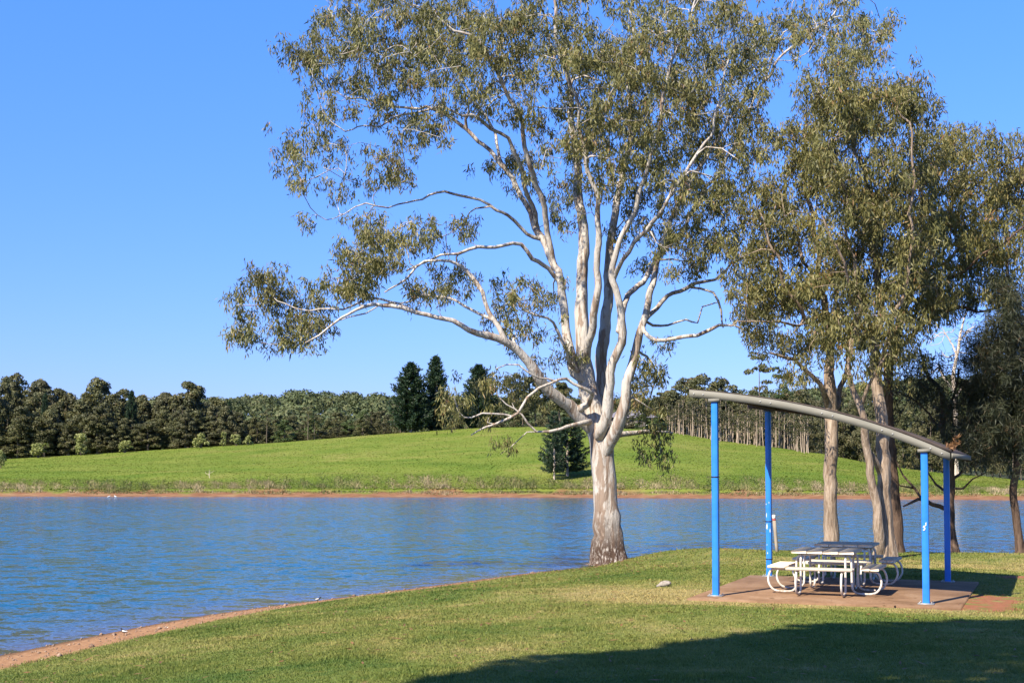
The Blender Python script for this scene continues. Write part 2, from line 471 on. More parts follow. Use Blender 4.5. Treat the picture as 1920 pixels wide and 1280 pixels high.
gx = np.concatenate([np.arange(-60, -14, 3), np.arange(-14, 16, .22), np.arange(16, 90, 2.5)])
gy = np.concatenate([np.arange(-60, 6, 2.5), np.arange(6, 46, .25), np.arange(46, 60, 2.5)])
GX, GY = np.meshgrid(gx, gy)
gd = shore_dist(GX, GY)
GZ = ground_z(GX, GY, gd)
dry, dirt = dry_dirt(GX, GY)
nx, ny = len(gx), len(gy)
idx = np.arange(nx * ny).reshape(ny, nx)
FQ = np.stack([idx[:-1, :-1], idx[:-1, 1:], idx[1:, 1:], idx[1:, :-1]], -1).reshape(-1, 4)
me = np_mesh('lawn', np.stack([GX, GY, GZ], -1).reshape(-1, 3), FQ, M['lawn'], smooth=True,
             pattr={'dry': dry.ravel(), 'dirt': dirt.ravel(), 'sand': sand_of(GX, gd).ravel(), 'wet': (1 - sstep(.05, .4, gd)).ravel()})
tag(link('ground', me), 'mown lawn sloping down to a narrow red sandy lake beach', 'lawn', kind='structure')

# grass blades: denser and finer near the camera
def blades():
    X, Y = [], []
    for y0, y1, dens in ((10.5, 16, 2600), (16, 22, 1500), (22, 30, 720), (30, 40, 380)):
        x0, x1 = -.42 * y1 - .5, .42 * y1 + 1.0
        n = int((y1 - y0) * (x1 - x0) * dens)
        X.append(RNG.uniform(x0, x1, n)); Y.append(RNG.uniform(y0, y1, n))
    X = np.concatenate(X); Y = np.concatenate(Y)
    # keep what stands in view of the camera, plus a margin
    k = (np.abs(X) < .42 * Y + .6); X, Y = X[k], Y[k]
    d = shore_dist(X, Y); _, dirt = dry_dirt(X, Y)
    jit = RNG.normal(0, .18, len(X))
    wid = (1.9 - .95 * sstep(-8, 1, X)) * (1 - .6 * sstep(2, 6, X))
    rel = np.stack([X - SO[0], Y - SO[1]], -1); u = rel @ SU; v = rel @ SV
    slab = (u > -.42) & (u < 3.9) & (v > -.62) & (v < 4.6)
    k = (d > wid + .05 + jit) & (~slab) & (dirt < RNG.uniform(.1, .7, len(X)))
    X, Y, d = X[k], Y[k], d[k]
    Z = ground_z(X, Y, d)
    n = len(X)
    tuft = .5 + .5 * np.sin(X * 2.1 + 1.3 * np.sin(Y * 1.7)) * np.sin(Y * 1.9 + 1.1 * np.sin(X * 1.3))
    h = (.011 + .013 * RNG.random(n) + .018 * tuft ** 4 + .035 * (RNG.random(n) > .985)) * (1 + .012 * (Y - 12))
    wd = .006 * (1 + .075 * (Y - 11))
    a = RNG.uniform(0, TAU, n); lean = RNG.normal(0, .55, (n, 2)) * h[:, None]
    C = np.stack([X, Y, Z - .004], -1)
    S = np.stack([np.cos(a), np.sin(a), 0 * a], -1) * wd[:, None]
    tip = C + np.concatenate([lean, h[:, None]], 1)
    V = np.stack([C - S, C + S, tip], 1).reshape(-1, 3)
    dry, _ = dry_dirt(X, Y)
    return np_mesh('grass', V, np.arange(3 * n).reshape(n, 3), M['blade'], RNG.random(n), pattr={'dry': np.repeat(dry, 3)})
tag(link('grass', blades()), 'short green and straw coloured mown grass on the near bank', 'grass', kind='stuff')

# ------------------------------------------------------------------ lake
lx = np.concatenate([np.linspace(-900, -45, 20), np.arange(-44, 30, 1.0), np.linspace(30, 900, 25)])
ly = np.concatenate([np.linspace(-80, 4, 8), np.arange(5, 60, 1.0), np.linspace(60, 300, 30)])
LX, LY = np.meshgrid(lx, ly)
sd = -shore_dist(LX, LY)
idx = np.arange(LX.size).reshape(LX.shape)
FQ = np.stack([idx[:-1, :-1], idx[:-1, 1:], idx[1:, 1:], idx[1:, :-1]], -1).reshape(-1, 4)
shallow = np.clip(np.exp(-np.maximum(sd, 0) / 1.6), 0, 1) * .85
me = np_mesh('water', np.stack([LX, LY, 0 * LX], -1).reshape(-1, 3), FQ, M['water'], pattr={'shallow': shallow.ravel()})
tag(link('lake_water', me), 'wind rippled blue lake water, reddish brown along the near shore', 'water', kind='structure')

# ------------------------------------------------------------------ far bank and hills
def ip(px, tab):
    a = np.array(tab, float); return np.interp(px, a[:, 0], a[:, 1])
RIDGE_Y = [(-700, 874), (0, 861), (160, 852), (330, 841), (530, 829), (700, 815), (820, 807), (900, 802), (1000, 800), (1150, 802), (1250, 808),
           (1350, 826), (1450, 838), (1550, 852), (1650, 872), (1750, 885), (1850, 893), (1930, 902), (2100, 913), (2700, 918)]
RIDGE_D = [(-700, 235), (0, 240), (900, 258), (1250, 245), (1450, 222), (1550, 205), (1750, 180), (1950, 168), (2700, 168)]
WATER_Y = [(-700, 929), (0, 930), (1000, 932), (1400, 934), (1900, 937), (2700, 939)]
def far_params(px):
    yr = ip(px, RIDGE_Y); R = ip(px, RIDGE_D); D0 = EYE * F / (ip(px, WATER_Y) - HZ)
    zr = EYE + (HZ - yr) / F * R
    return D0, R, zr
def far_z(px, D):
    D0, R, zr = far_params(px)
    D = np.asarray(D, float)
    q = np.clip((D - D0) / (R - D0), 0, 1)
    z = .55 + (zr - .55) * (q ** .92)
    z = z + .10 * np.sin(D * .35 + px * .013) * np.clip(q * 6, 0, 1) * (1 - q)
    b = D - D0
    wob = .35 * np.sin(px * .021) + .25 * np.sin(px * .057 + 1)
    beach = np.clip((b + wob) / (2.2), -3, 1) * .55
    z = np.where(b < 3.0, np.minimum(z, beach), z)
    z = np.where(D > R, zr - .035 * np.minimum(D - R, 70), z)
    return z
pxs = np.linspace(-700, 2700, 360)
rows = np.concatenate([np.linspace(-.08, .06, 24), np.linspace(.07, 1, 50), np.linspace(1.03, 1.9, 16)])
PX, T = np.meshgrid(pxs, rows)
D0, R, zr = far_params(PX)
DD = D0 + (R - D0) * T
ZZ = far_z(PX, DD)
XX = (PX - 960) / F * DD
wob = .8 * np.sin(PX * .021) + .6 * np.sin(PX * .057 + 1) + .4 * np.sin(PX * .13)
sandf = 1 - sstep(1.6, 3.0, DD - D0 + wob)
idx = np.arange(PX.size).reshape(PX.shape)
FQ = np.stack([idx[:-1, :-1], idx[:-1, 1:], idx[1:, 1:], idx[1:, :-1]], -1).reshape(-1, 4)
me = np_mesh('pasture', np.stack([XX, DD, ZZ], -1).reshape(-1, 3), FQ, M['pasture'], smooth=True, pattr={'sand': sandf.ravel()})
tag(link('pasture_terrain', me), 'bright green pasture rising from a red earth shoreline across the lake', 'pasture', kind='structure')

HILL_Y = [(-700, 742), (300, 752), (430, 748), (560, 738), (760, 745), (1000, 752), (1250, 748), (1420, 740), (1600, 725), (1760, 705), (2000, 715), (2700, 735)]
def hill_z(px, D):
    _, R, zr = far_params(px)
    zs = EYE + (HZ - ip(px, HILL_Y)) / F * 640 - 10.5
    q = np.clip((D - 320) / 320, 0, 1)
    z0 = zr - 3.2
    z = z0 + (zs - z0) * (q * q * (3 - 2 * q))
    return np.where(D > 640, zs - .05 * np.minimum(D - 640, 400), z)
rowsD = np.concatenate([np.linspace(285, 700, 40), np.linspace(740, 1100, 8), [1500, 3000, 7000]])
PX, DD = np.meshgrid(np.linspace(-3000, 4600, 200), rowsD)
ZZ = hill_z(PX, DD); XX = (PX - 960) / F * DD
idx = np.arange(PX.size).reshape(PX.shape)
FQ = np.stack([idx[:-1, :-1], idx[:-1, 1:], idx[1:, 1:], idx[1:, :-1]], -1).reshape(-1, 4)
me = np_mesh('hills', np.stack([XX, DD, ZZ], -1).reshape(-1, 3), FQ, M['hill_ground'], smooth=True)
tag(link('hills', me), 'low wooded hills closing the horizon behind the pasture', 'hills', kind='structure')

# pasture tufts and the reedy strip by the far water
def tufts():
    n = 200000
    px = RNG.uniform(-60, 1990, n); q = RNG.random(n) ** 1.25
    D0, R, zr = far_params(px)
    D = D0 + 2.8 + (R - D0 - 1.6) * q
    Z = far_z(px, D); X = (px - 960) / F * D
    h = RNG.uniform(.03, .09, n) * (1 + .8 * (RNG.random(n) > .97)); wd = RNG.uniform(.06, .2, n)
    a = RNG.uniform(0, TAU, n)
    S = np.stack([np.cos(a), np.sin(a), 0 * a], -1) * wd[:, None]
    C = np.stack([X, D, Z - .03], -1)
    tip = C + np.stack([RNG.normal(0, .1, n), RNG.normal(0, .1, n), h], -1)
    V = np.stack([C - S, C + S, tip], 1).reshape(-1, 3)
    return np_mesh('tufts', V, np.arange(3 * n).reshape(n, 3), M['tuft'], RNG.random(n))
tag(link('pasture_grass', tufts()), 'tufty bright green grass on the far pasture', 'grass', kind='stuff')
def reeds():
    n = 70000
    px = RNG.uniform(-80, 2000, n)
    D0, R, zr = far_params(px)
    band = .5 + .5 * np.sin(px * .011 + 1.2 * np.sin(px * .004))
    D = D0 + 1.3 + np.abs(RNG.normal(0, 1, n)) * (5 + 7 * band)
    Z = far_z(px, D); X = (px - 960) / F * D
    clump = (np.sin(px * .19) + np.sin(px * .083 + D * .4) + np.sin(px * .041)) / 3
    h = RNG.uniform(.08, .27, n) * (1 + .9 * np.clip(clump, -.6, 1)) * np.exp(-np.maximum(D - D0 - 12, 0) / 8)
    wd = RNG.uniform(.03, .085, n); a = RNG.uniform(0, TAU, n)
    S = np.stack([np.cos(a), np.sin(a), 0 * a], -1) * wd[:, None]
    C = np.stack([X, D, Z - .03], -1)
    tip = C + np.stack([RNG.normal(0, .12, n), RNG.normal(0, .12, n), h], -1)
    V = np.stack([C - S, C + S, tip], 1).reshape(-1, 3)
    vv = np.clip(.6 + .25 * np.sin(px * .017 + .5) + .3 * clump - .02 * (D - D0) + RNG.normal(0, .2, n), 0, 1)
    return np_mesh('reeds', V, np.arange(3 * n).reshape(n, 3), M['reed'], vv)
tag(link('reeds', reeds()), 'straw coloured reeds and rank grass fringing the far shore', 'reeds', kind='stuff')

# ------------------------------------------------------------------ trees: skeleton grown to leaf clumps
class Tree:
    def __init__(self):
        self.P = []; self.par = []; self.limb = []; self.R = []; self.fixed = []
    def node(self, p, par, limb, r, fixed):
        self.P.append(np.asarray(p, float)); self.par.append(par); self.limb.append(limb); self.R.append(r); self.fixed.append(fixed)
        return len(self.P) - 1
    def path(self, pts, limb, step=.22, jit=.012, attach=True, wob=1.0):
        """pts: rows x, y, z, radius. Attaches to the nearest node already there."""
        Q = smooth_path(pts, step)
        par = -1
        if self.P and attach:
            par = int(np.argmin(np.linalg.norm(np.array(self.P) - Q[0, :3], axis=1)))
        first = True
        ph = RNG.uniform(0, TAU, 6); dist = 0.0; prev = Q[0, :3]
        for q in Q:
            dist += float(np.linalg.norm(q[:3] - prev)); prev = q[:3]
            amp = .075 * wob * min(1, dist / .8) / (1 + (q[3] / .10) ** 2)
            wv = np.array([math.sin(dist * 2.3 + ph[0]) + .6 * math.sin(dist * 5.1 + ph[1]), math.sin(dist * 2.0 + ph[2]) + .6 * math.sin(dist * 4.7 + ph[3]), math.sin(dist * 2.6 + ph[4]) + .6 * math.sin(dist * 5.6 + ph[5])])
            q = q.copy(); q[3] *= 1 + .06 * math.sin(dist * 3.1 + ph[0]) + .05 * math.sin(dist * 7.3 + ph[2])
            p = q[:3] + wv * amp + RNG.normal(0, jit, 3) * (0 if first else 1)
            par = self.node(p, par, limb, max(q[3], .008), True); first = False
    def grow(self, targets, step=.3, tip=.006, up=.15, r0=None):
        P = np.array(self.P)
        d0 = np.array([np.min(np.linalg.norm(P - q, axis=1)) for q in targets])
        cap = len(self.P) + 60000
        buf = np.empty((cap, 3)); n = len(P); buf[:n] = P
        rb = np.array(self.R + [0.0] * (cap - n))
        for q in targets[np.argsort(d0)]:
            dv = q - buf[:n]; dist = np.linalg.norm(dv, axis=1)
            cost = dist * (1 + .5 * np.clip(-dv[:, 2] / (dist + 1e-6) - .1, 0, 1)) + 2.2 * np.clip(rb[:n] - .06, 0, .3)
            k = int(np.argmin(cost))
            a = buf[k]; L = dist[k]
            if L < .12: continue
            pk = self.par[k]
            tdir = unit(a - buf[pk]) if pk >= 0 else np.array([0, 0, 1.0])
            m = max(2, int(L / step))
            ctrl = a + tdir * L * .38 + np.array([0, 0, L * up]) + RNG.normal(0, .07 * L, 3)
            par = k
            for j in range(1, m + 1):
                s = j / m
                p = (1 - s) ** 2 * a + 2 * s * (1 - s) * ctrl + s * s * q
                if j < m: p = p + RNG.normal(0, .035 * min(L, 1.2), 3)
                par = self.node(p, par, self.limb[k], tip if r0 is None else max(.012, min(r0, rb[k] * .8) * (1 - .75 * s)), r0 is not None)
                buf[n] = p; rb[n] = .01 if r0 is None else self.R[-1]; n += 1
    def radii(self, ex=2.05, tip=.006):
        acc = np.zeros(len(self.P)); R = np.array(self.R)
        for k in range(len(self.P) - 1, -1, -1):
            r = max((acc[k]) ** (1 / ex) if acc[k] > 0 else tip, tip)
            if self.fixed[k]: r = max(R[k], min(r, R[k] * 1.25))
            R[k] = r
            if self.par[k] >= 0 and not self.fixed[self.par[k]]: acc[self.par[k]] += r ** ex
        for k in range(len(self.P)):
            p = self.par[k]
            if p >= 0: R[k] = min(R[k], R[p])
        self.R = list(R)
    def meshes(self, thick=None):
        """{limb: MB} of tubes along chains of thickest children."""
        n = len(self.P); kids = [[] for _ in range(n)]
        for k, p in enumerate(self.par):
            if p >= 0: kids[p].append(k)
        out = {}
        starts = [(k, -1) for k in range(n) if self.par[k] < 0]
        while starts:
            k, p = starts.pop()
            limb = self.limb[k]; pts, rad = [], []
            if p >= 0: pts.append(self.P[p]); rad.append(min(self.R[p], self.R[k] * 1.3))
            while True:
                pts.append(self.P[k]); rad.append(self.R[k])
                ks = [c for c in kids[k] if self.limb[c] == limb]
                nxt = None
                if ks:
                    nxt = max(ks, key=lambda c: (self.fixed[c], self.R[c]))
                for c in kids[k]:
                    if c != nxt: starts.append((c, k))
                if nxt is None: break
                k = nxt
            rmax = max(rad)
            sides = 4 if rmax < .02 else 5 if rmax < .04 else 8 if rmax < .12 else 14
            fl = None
            if rmax > .3:
                base = pts[0][2]
                zz = [q[2] - base for q in pts]
                ph = RNG.uniform(0, TAU, 4)
                def fl(kk, th, zz=zz, ph=ph):
                    b = math.exp(-max(zz[kk], 0) / .45)
                    return 1 + b * (.16 * np.cos(3 * th + ph[0]) + .14 * np.cos(5 * th + ph[1]) + .05 * np.cos(9 * th + ph[2])) + .045 * np.cos(3 * th + ph[3] + zz[kk] * .3) + .02 * np.cos(7 * th + ph[2] + zz[kk] * .7) - .17 * math.exp(-max(zz[kk], 0) / 1.6) * np.exp(-((th - math.pi - .12 + .05 * math.sin(zz[kk] * 2.0)) / .17) ** 2) - .07 * np.exp(-((th - math.pi + .55 + .12 * math.sin(zz[kk] * 1.1)) / .2) ** 2)
                sides = 56
            out.setdefault(limb, MB()).tube(pts, rad, sides, fl, cap=False)
        return out

def clump_leaves(C, per, spread, L, Wd, droop=.8, bunch=5):
    """Leaves hanging in bunches round each clump centre; returns centres, directions and sides."""
    n = len(C); nb = n * bunch
    B = np.repeat(C, bunch, 0) + RNG.normal(0, 1, (nb, 3)) * spread * np.array([1, 1, .62])
    m = max(1, per // bunch)
    P = np.repeat(B, m, 0) + RNG.normal(0, 1, (nb * m, 3)) * spread * np.array([.30, .30, .42])
    D = RNG.normal(0, .55, (nb * m, 3)); D[:, 2] -= droop; D = unit(D)
    A = RNG.normal(0, 1, (nb * m, 3)); S = unit(np.cross(D, A))
    k = len(P)
    return leaf_quads(P, D, S, L * RNG.uniform(.65, 1.25, k), Wd * RNG.uniform(.7, 1.3, k)), np.clip(np.repeat(RNG.normal(.45, .14, nb), m) + RNG.normal(0, .2, nb * m), 0, 1)

def sample_blobs(blobs, per_area, depth, halfdepth):
    """Clump centres in a crown: blobs (px, py, rx, ry[, density[, depth offset]]) spread in depth by halfdepth(px, py)."""
    out = []
    for b in blobs:
        px, py, rx, ry = b[:4]; dens = b[4] if len(b) > 4 else 1.0
        n = max(1, int(round(rx * ry * per_area * dens)))
        for _ in range(n):
            a = random.random() * TAU; r = math.sqrt(random.random())
            x, y = px + rx * r * math.cos(a), py + ry * r * math.sin(a)
            if len(b) > 5: c, hd = b[5], .8
            else: c, hd = halfdepth(x, y)
            out.append(W(x, y, depth + c + random.uniform(-1, 1) * hd))
    return np.array(out)

def build_tree(name, label, cat, base, limbs, targets, bark, leafmat, per, spread, L, Wd, depth, droop=.8, group=None, grow_step=.3, up=.15, bunch=5, leaf_targets=None, tip=.006, boughs=0):
    root = empty(name, base, label, cat, group)
    T = Tree()
    for k, (nm, rows) in enumerate(limbs):
        pts = []
        for px, py, w, dy in rows:
            p = W(px, py, depth + dy); pts.append((p[0], p[1], p[2], w * .5 * (depth + dy) / F))
        T.path(np.array(pts), (nm, k))
    if boughs: T.grow(targets[RNG.permutation(len(targets))[:boughs]], grow_step, up=up, r0=.05)
    if len(targets): T.grow(targets, grow_step, up=up, tip=tip)
    T.radii(tip=tip)
    ms = T.meshes()
    for (nm, k), mb in ms.items():
        mb.part(nm, bark, root, smooth=True, world=True)
    if per:
        (V, Fc), v = clump_leaves(targets if leaf_targets is None else leaf_targets, per, spread, L, Wd, droop, bunch)
        link('crown', np_mesh('crown', V - np.array(base), Fc, leafmat, v), root)
    return root

# --- the big pale gum on the shore
HD = 37.0
hero_limbs = [
 ('trunk', [(1144, 1060, 92, 0), (1143, 1049, 74, 0), (1142, 1030, 60, 0), (1140, 1000, 53, 0), (1137, 950, 49, 0), (1133, 900, 49, 0), (1130, 860, 49, 0), (1127, 830, 48, 0), (1121, 800, 43, 0), (1113, 770, 38, .1), (1105, 735, 36, .15), (1098, 700, 34, .2), (1093, 666, 29, .2), (1091, 586, 25, .3), (1093, 506, 23, .5), (1093, 426, 20, .7), (1085, 350, 16, .9), (1076, 270, 13, 1.1), (1070, 180, 10, 1.2), (1052, 100, 8, 1.3), (1040, 0, 6, 1.4), (1030, -90, 4, 1.5)]),
 ('limb', [(1122, 812, 26, 0), (1098, 793, 26, -.1), (1066, 761, 24, -.4), (1023, 724, 21, -.8), (986, 676, 18, -1.2), (960, 650, 16, -1.4), (933, 634, 14, -1.6), (880, 615, 11, -1.9), (830, 600, 9, -2.1), (780, 588, 8, -2.3), (740, 568, 8, -2.4), (700, 572, 7, -2.5), (650, 592, 5, -2.6), (600, 622, 4, -2.6), (575, 640, 3, -2.6)]),
 ('limb', [(953, 645, 11, -1.5), (933, 613, 10, -1.5), (907, 554, 9, -1.4), (885, 517, 8, -1.3), (862, 497, 7, -1.3), (838, 487, 6, -1.3), (800, 495, 5, -1.4), (765, 520, 4, -1.5), (720, 545, 3, -1.6)]),
 ('limb', [(925, 600, 7, -1.5), (900, 585, 6, -1.2), (878, 575, 6, -1.0), (835, 562, 5, -.8), (795, 552, 4, -.7), (745, 563, 3, -.7), (690, 590, 3, -.8), (640, 600, 2, -.9)]),
 ('limb', [(780, 588, 5, -2.3), (735, 560, 5, -2.0), (700, 560, 4, -1.9), (640, 580, 4, -1.8), (580, 575, 3, -1.8), (520, 570, 2, -1.8)]),
 ('limb', [(1100, 715, 22, .1), (1077, 700, 19, .1), (1063, 628, 18, .4), (1055, 549, 17, .7), (1034, 485, 15, 1.0), (1002, 416, 12, 1.4), (975, 365, 10, 1.6), (942, 310, 9, 1.8), (905, 268, 8, 1.9), (850, 226, 7, 2.0), (790, 202, 5, 2.0), (735, 197, 4, 2.0), (660, 190, 3, 2.0)]),
 ('limb', [(1051, 530, 9, .8), (1030, 505, 9, .5), (997, 480, 8, .2), (972, 458, 8, 0), (960, 459, 7, -.1), (933, 467, 7, -.2), (880, 466, 6, -.5), (840, 474, 5, -.7), (800, 490, 4, -.8), (765, 515, 3, -.9)]),
 ('limb', [(1020, 450, 8, 1.2), (1003, 445, 8, 1.1), (976, 426, 7, .9), (938, 400, 6, .6), (900, 374, 6, .4), (850, 364, 5, .2), (790, 370, 4, 0), (730, 384, 3, -.1), (690, 386, 3, -.2), (650, 402, 2, -.2), (605, 410, 2, -.2)]),
 ('limb', [(1008, 428, 9, 1.4), (985, 340, 9, .4), (960, 280, 8, -.2), (925, 240, 7, -.6), (885, 215, 6, -.9), (830, 205, 5, -1.1), (760, 215, 4, -1.2), (700, 235, 3, -1.3), (640, 250, 3, -1.4)]),
 ('limb', [(965, 350, 7, 1.7), (935, 280, 6, 2.6), (890, 180, 5, 3.2), (840, 130, 4, 3.4), (770, 100, 3, 3.5), (690, 100, 2, 3.5), (620, 110, 2, 3.4)]),
 ('limb', [(1040, 500, 12, .9), (1022, 420, 12, .6), (1010, 350, 11, .2), (985, 280, 9, -.3), (965, 200, 8, -.7), (930, 130, 6, -1), (880, 70, 5, -1.3), (820, 30, 4, -1.5), (760, 10, 3, -1.6)]),
 ('limb', [(1096, 690, 16, .2), (1107, 640, 16, -.4), (1114, 591, 15, -.8), (1119, 522, 14, -1.1), (1124, 453, 12, -1.3), (1118, 380, 10, -1.5), (1100, 300, 9, -1.8), (1085, 220, 7, -2.0), (1060, 130, 6, -2.2), (1020, 40, 4, -2.4), (1000, -40, 3, -2.5)]),
 ('limb', [(1128, 805, 26, .3), (1127, 761, 25, .9), (1130, 655, 23, 1.2), (1140, 559, 20, 1.5), (1143, 480, 17, 1.8), (1152, 400, 14, 2.0), (1170, 320, 12, 2.2), (1182, 230, 9, 2.4), (1182, 130, 7, 2.6), (1190, 0, 5, 2.8), (1195, -80, 3, 2.9)]),
 ('limb', [(1124, 815, 22, -.3), (1138, 772, 21, -.6), (1145, 700, 18, -.8), (1156, 666, 17, -.9), (1166, 639, 17, -1.0), (1164, 602, 16, -1.1), (1154, 543, 13, -1.2), (1151, 496, 12, -1.3), (1165, 440, 10, -1.5), (1190, 390, 9, -1.7), (1212, 330, 8, -1.9), (1230, 250, 7, -2.1), (1252, 150, 6, -2.3), (1290, 50, 4, -2.4), (1310, -40, 3, -2.4)]),
 ('limb', [(1131, 862, 26, -.06), (1141, 830, 28, -.28), (1156, 800, 25, -.5), (1170, 761, 22, -.6), (1178, 719, 19, -.7), (1186, 676, 17, -.7), (1199, 623, 15, -.7), (1215, 570, 13, -.6), (1231, 501, 11, -.4), (1242, 455, 10, -.3), (1265, 400, 9, 0), (1300, 330, 8, .3), (1340, 270, 7, .5), (1390, 200, 6, .7), (1450, 130, 5, .9), (1530, 50, 4, 1), (1600, 0, 3, 1)]),
 ('limb', [(1204, 610, 9, -.7), (1215, 633, 8, -.9), (1252, 634, 8, -1.1), (1305, 626, 7, -1.3), (1348, 616, 6, -1.4), (1372, 612, 4, -1.4), (1402, 616, 3, -1.4)]),
 ('limb', [(1203, 606, 10, -.6), (1222, 583, 9, -.1), (1263, 554, 9, .3), (1289, 538, 8, .5), (1321, 525, 6, .7), (1358, 509, 5, .9), (1400, 480, 4, 1.0), (1420, 440, 3, 1.0)]),
 ('limb', [(1289, 538, 5, .5), (1315, 543, 5, .3), (1337, 554, 5, .2), (1350, 580, 4, 0), (1352, 612, 3, 0)]),
 ('limb', [(1207, 598, 6, -.7), (1222, 612, 5, -.3), (1252, 602, 4, 0), (1284, 599, 4, .2), (1314, 605, 3, .3), (1321, 581, 3, .4), (1342, 566, 2, .5)]),
 ('limb', [(1160, 620, 12, -1), (1172, 570, 12, -.4), (1196, 535, 11, .4), (1222, 498, 10, 1.0), (1262, 448, 9, 1.6), (1300, 395, 8, 2.1), (1350, 320, 7, 2.5), (1390, 240, 5, 2.8), (1430, 150, 4, 3), (1470, 60, 3, 3)]),
 ('limb', [(1152, 520, 10, -1.2), (1180, 470, 9, -2.0), (1220, 420, 8, -2.6), (1262, 360, 7, -3.0), (1310, 290, 6, -3.3), (1340, 220, 5, -3.5), (1370, 120, 4, -3.6)]),
 ('limb', [(1103, 757, 13, -.5), (1111, 737, 9, -.8), (1104, 727, 7, -1.0), (1080, 716, 5.5, -1.1), (1042, 714, 5, -1.3), (1010, 728, 6, -1.5), (988, 745, 6, -1.6), (974, 766, 6, -1.6), (950, 788, 5, -1.6), (930, 797, 4, -1.6), (905, 803, 4, -1.6), (880, 820, 2, -1.6)]),
 ('limb', [(960, 780, 4, -1.6), (930, 778, 4, -1.8), (890, 783, 3, -2), (860, 765, 3, -2.1), (850, 740, 2, -2.2)]),
 ('limb', [(1042, 714, 4, -1.3), (1000, 705, 4, -1.5), (965, 690, 3, -1.7), (930, 690, 2, -1.8)]),
 ('limb', [(1105, 790, 12, -.3), (1082, 797, 8, -.7), (1055, 803, 6, -.9), (1029, 806, 5, -1), (1005, 803, 4, -1.1), (986, 795, 4, -1.2), (960, 770, 3, -1.3), (940, 745, 2, -1.3)]),
 ('limb', [(1148, 818, 13, .3), (1166, 812, 10, .6), (1190, 814, 9, .8), (1215, 812, 8, .9), (1247, 806, 5, 1.0), (1262, 812, 3, 1.0)]),
 ('limb', [(1190, 660, 7, -.5), (1205, 660, 5, .2), (1228, 680, 4, .6), (1222, 730, 3, .8), (1208, 770, 2, .9)]),
 ('limb', [(1088, 700, 9, .1), (1068, 672, 7, -.6), (1045, 625, 6, -1), (1020, 598, 5, -1.3), (985, 575, 4, -1.5)]),
]
def hero_half(x, y):
    e = max(0.0, 1 - ((x - 1150) / 640.0) ** 2) ** .5
    up = min(1.0, max(.25, (760 - y) / 420.0))
    c = -1.2 * min(1, max(0, (1000 - x) / 300)) * (1 if y > 400 else .2)
    return c, max(.7, 4.6 * e * up)
hero_blobs = [
 (440, 615, 26, 42, .8), (470, 560, 36, 30, .9), (505, 545, 45, 45, .9), (550, 590, 55, 58, 1), (520, 620, 50, 35, .8), (610, 610, 50, 40, .7), (645, 525, 50, 45), (690, 460, 48, 55, 1.1), (735, 475, 45, 45), (760, 420, 16, 20, .6), (800, 440, 45, 35, .6), (850, 430, 35, 28, .7), (835, 520, 40, 30), (790, 545, 45, 28, .7), (710, 530, 55, 40, .8), (870, 555, 30, 20, .8), (935, 545, 40, 28, 1), (960, 590, 36, 40, .9), (1010, 560, 32, 45, .8), (590, 412, 18, 10, 1), (660, 480, 28, 30, .8),
 (622, 352, 17, 22, 1), (690, 335, 28, 20, .8), (745, 315, 42, 26, .8), (800, 255, 50, 40, .9), (720, 285, 42, 26, .7), (640, 310, 20, 22, .8), (565, 320, 26, 26, .9), (550, 265, 26, 42, 1), (585, 235, 36, 32, .8), (610, 270, 22, 28, .8), (900, 335, 24, 20, .6), (950, 310, 30, 30, .7),
 (545, 95, 25, 26, 1), (585, 125, 40, 42), (630, 60, 52, 48), (640, 20, 40, 25), (700, 35, 55, 45), (690, 115, 62, 50), (760, 85, 65, 60), (640, 180, 52, 30, .8), (720, 180, 66, 38, .8), (820, 55, 66, 50), (880, 95, 75, 60), (800, 140, 66, 42), (900, 25, 76, 40), (960, 90, 66, 66), (860, 180, 56, 40, .8), (945, 190, 56, 46, .8), (1000, 30, 66, 42), (760, 230, 50, 24, .6),
 (1050, 120, 76, 70), (1130, 60, 80, 60), (1130, 170, 80, 70, 1.2), (1210, 100, 84, 72, 1.2), (1060, 240, 60, 50), (1150, 260, 84, 60, 1.3), (1240, 200, 84, 70, 1.3), (1250, 285, 80, 52, 1.2), (1320, 120, 74, 70, 1.1), (1340, 220, 74, 62, 1.1), (1300, 35, 78, 45), (1400, 60, 72, 55, .8), (1415, 150, 62, 56, .8), (1400, 250, 60, 52, .9), (1480, 40, 66, 42, .8), (1560, 35, 62, 42), (1600, 80, 50, 45), (1640, 70, 30, 40), (1520, 100, 40, 40, .5), (1130, -30, 200, 30, .6), (1400, -30, 200, 30, .6), (800, -25, 180, 25, .6),
 (1010, 320, 44, 42, .8), (1100, 340, 56, 34, .9), (1180, 345, 70, 42), (1270, 365, 70, 42, 1.1), (1345, 330, 60, 52), (1330, 415, 52, 42, 1.1), (1250, 430, 56, 34), (1060, 395, 32, 32, .8), (1290, 475, 48, 34, .9), (1350, 470, 40, 34), (1195, 425, 42, 32, .8), (1230, 495, 36, 26, .7), (1300, 520, 30, 18, .6),
 (1232, 685, 30, 36, .8), (1250, 655, 20, 22, .7), (1205, 745, 40, 40, .9), (1225, 805, 26, 20, 1.1, 1.0), (1228, 838, 24, 24, 1.2, 1.0), (1185, 700, 20, 40, .6),
 (845, 755, 22, 34, .9, -2), (855, 800, 15, 22, .8, -2), (925, 705, 46, 22, .8), (905, 735, 36, 24, .8), (985, 740, 34, 22, .6), (952, 835, 8, 14, 1.6, -1.5), (905, 790, 34, 12, .7, -1.6), (1010, 690, 24, 20, .5), (1060, 655, 24, 30, .5), (1000, 620, 30, 28, .7),
]
zb = float(ground_z(2.78, HD))
hero_t = sample_blobs(hero_blobs,   .0042, HD, hero_half)
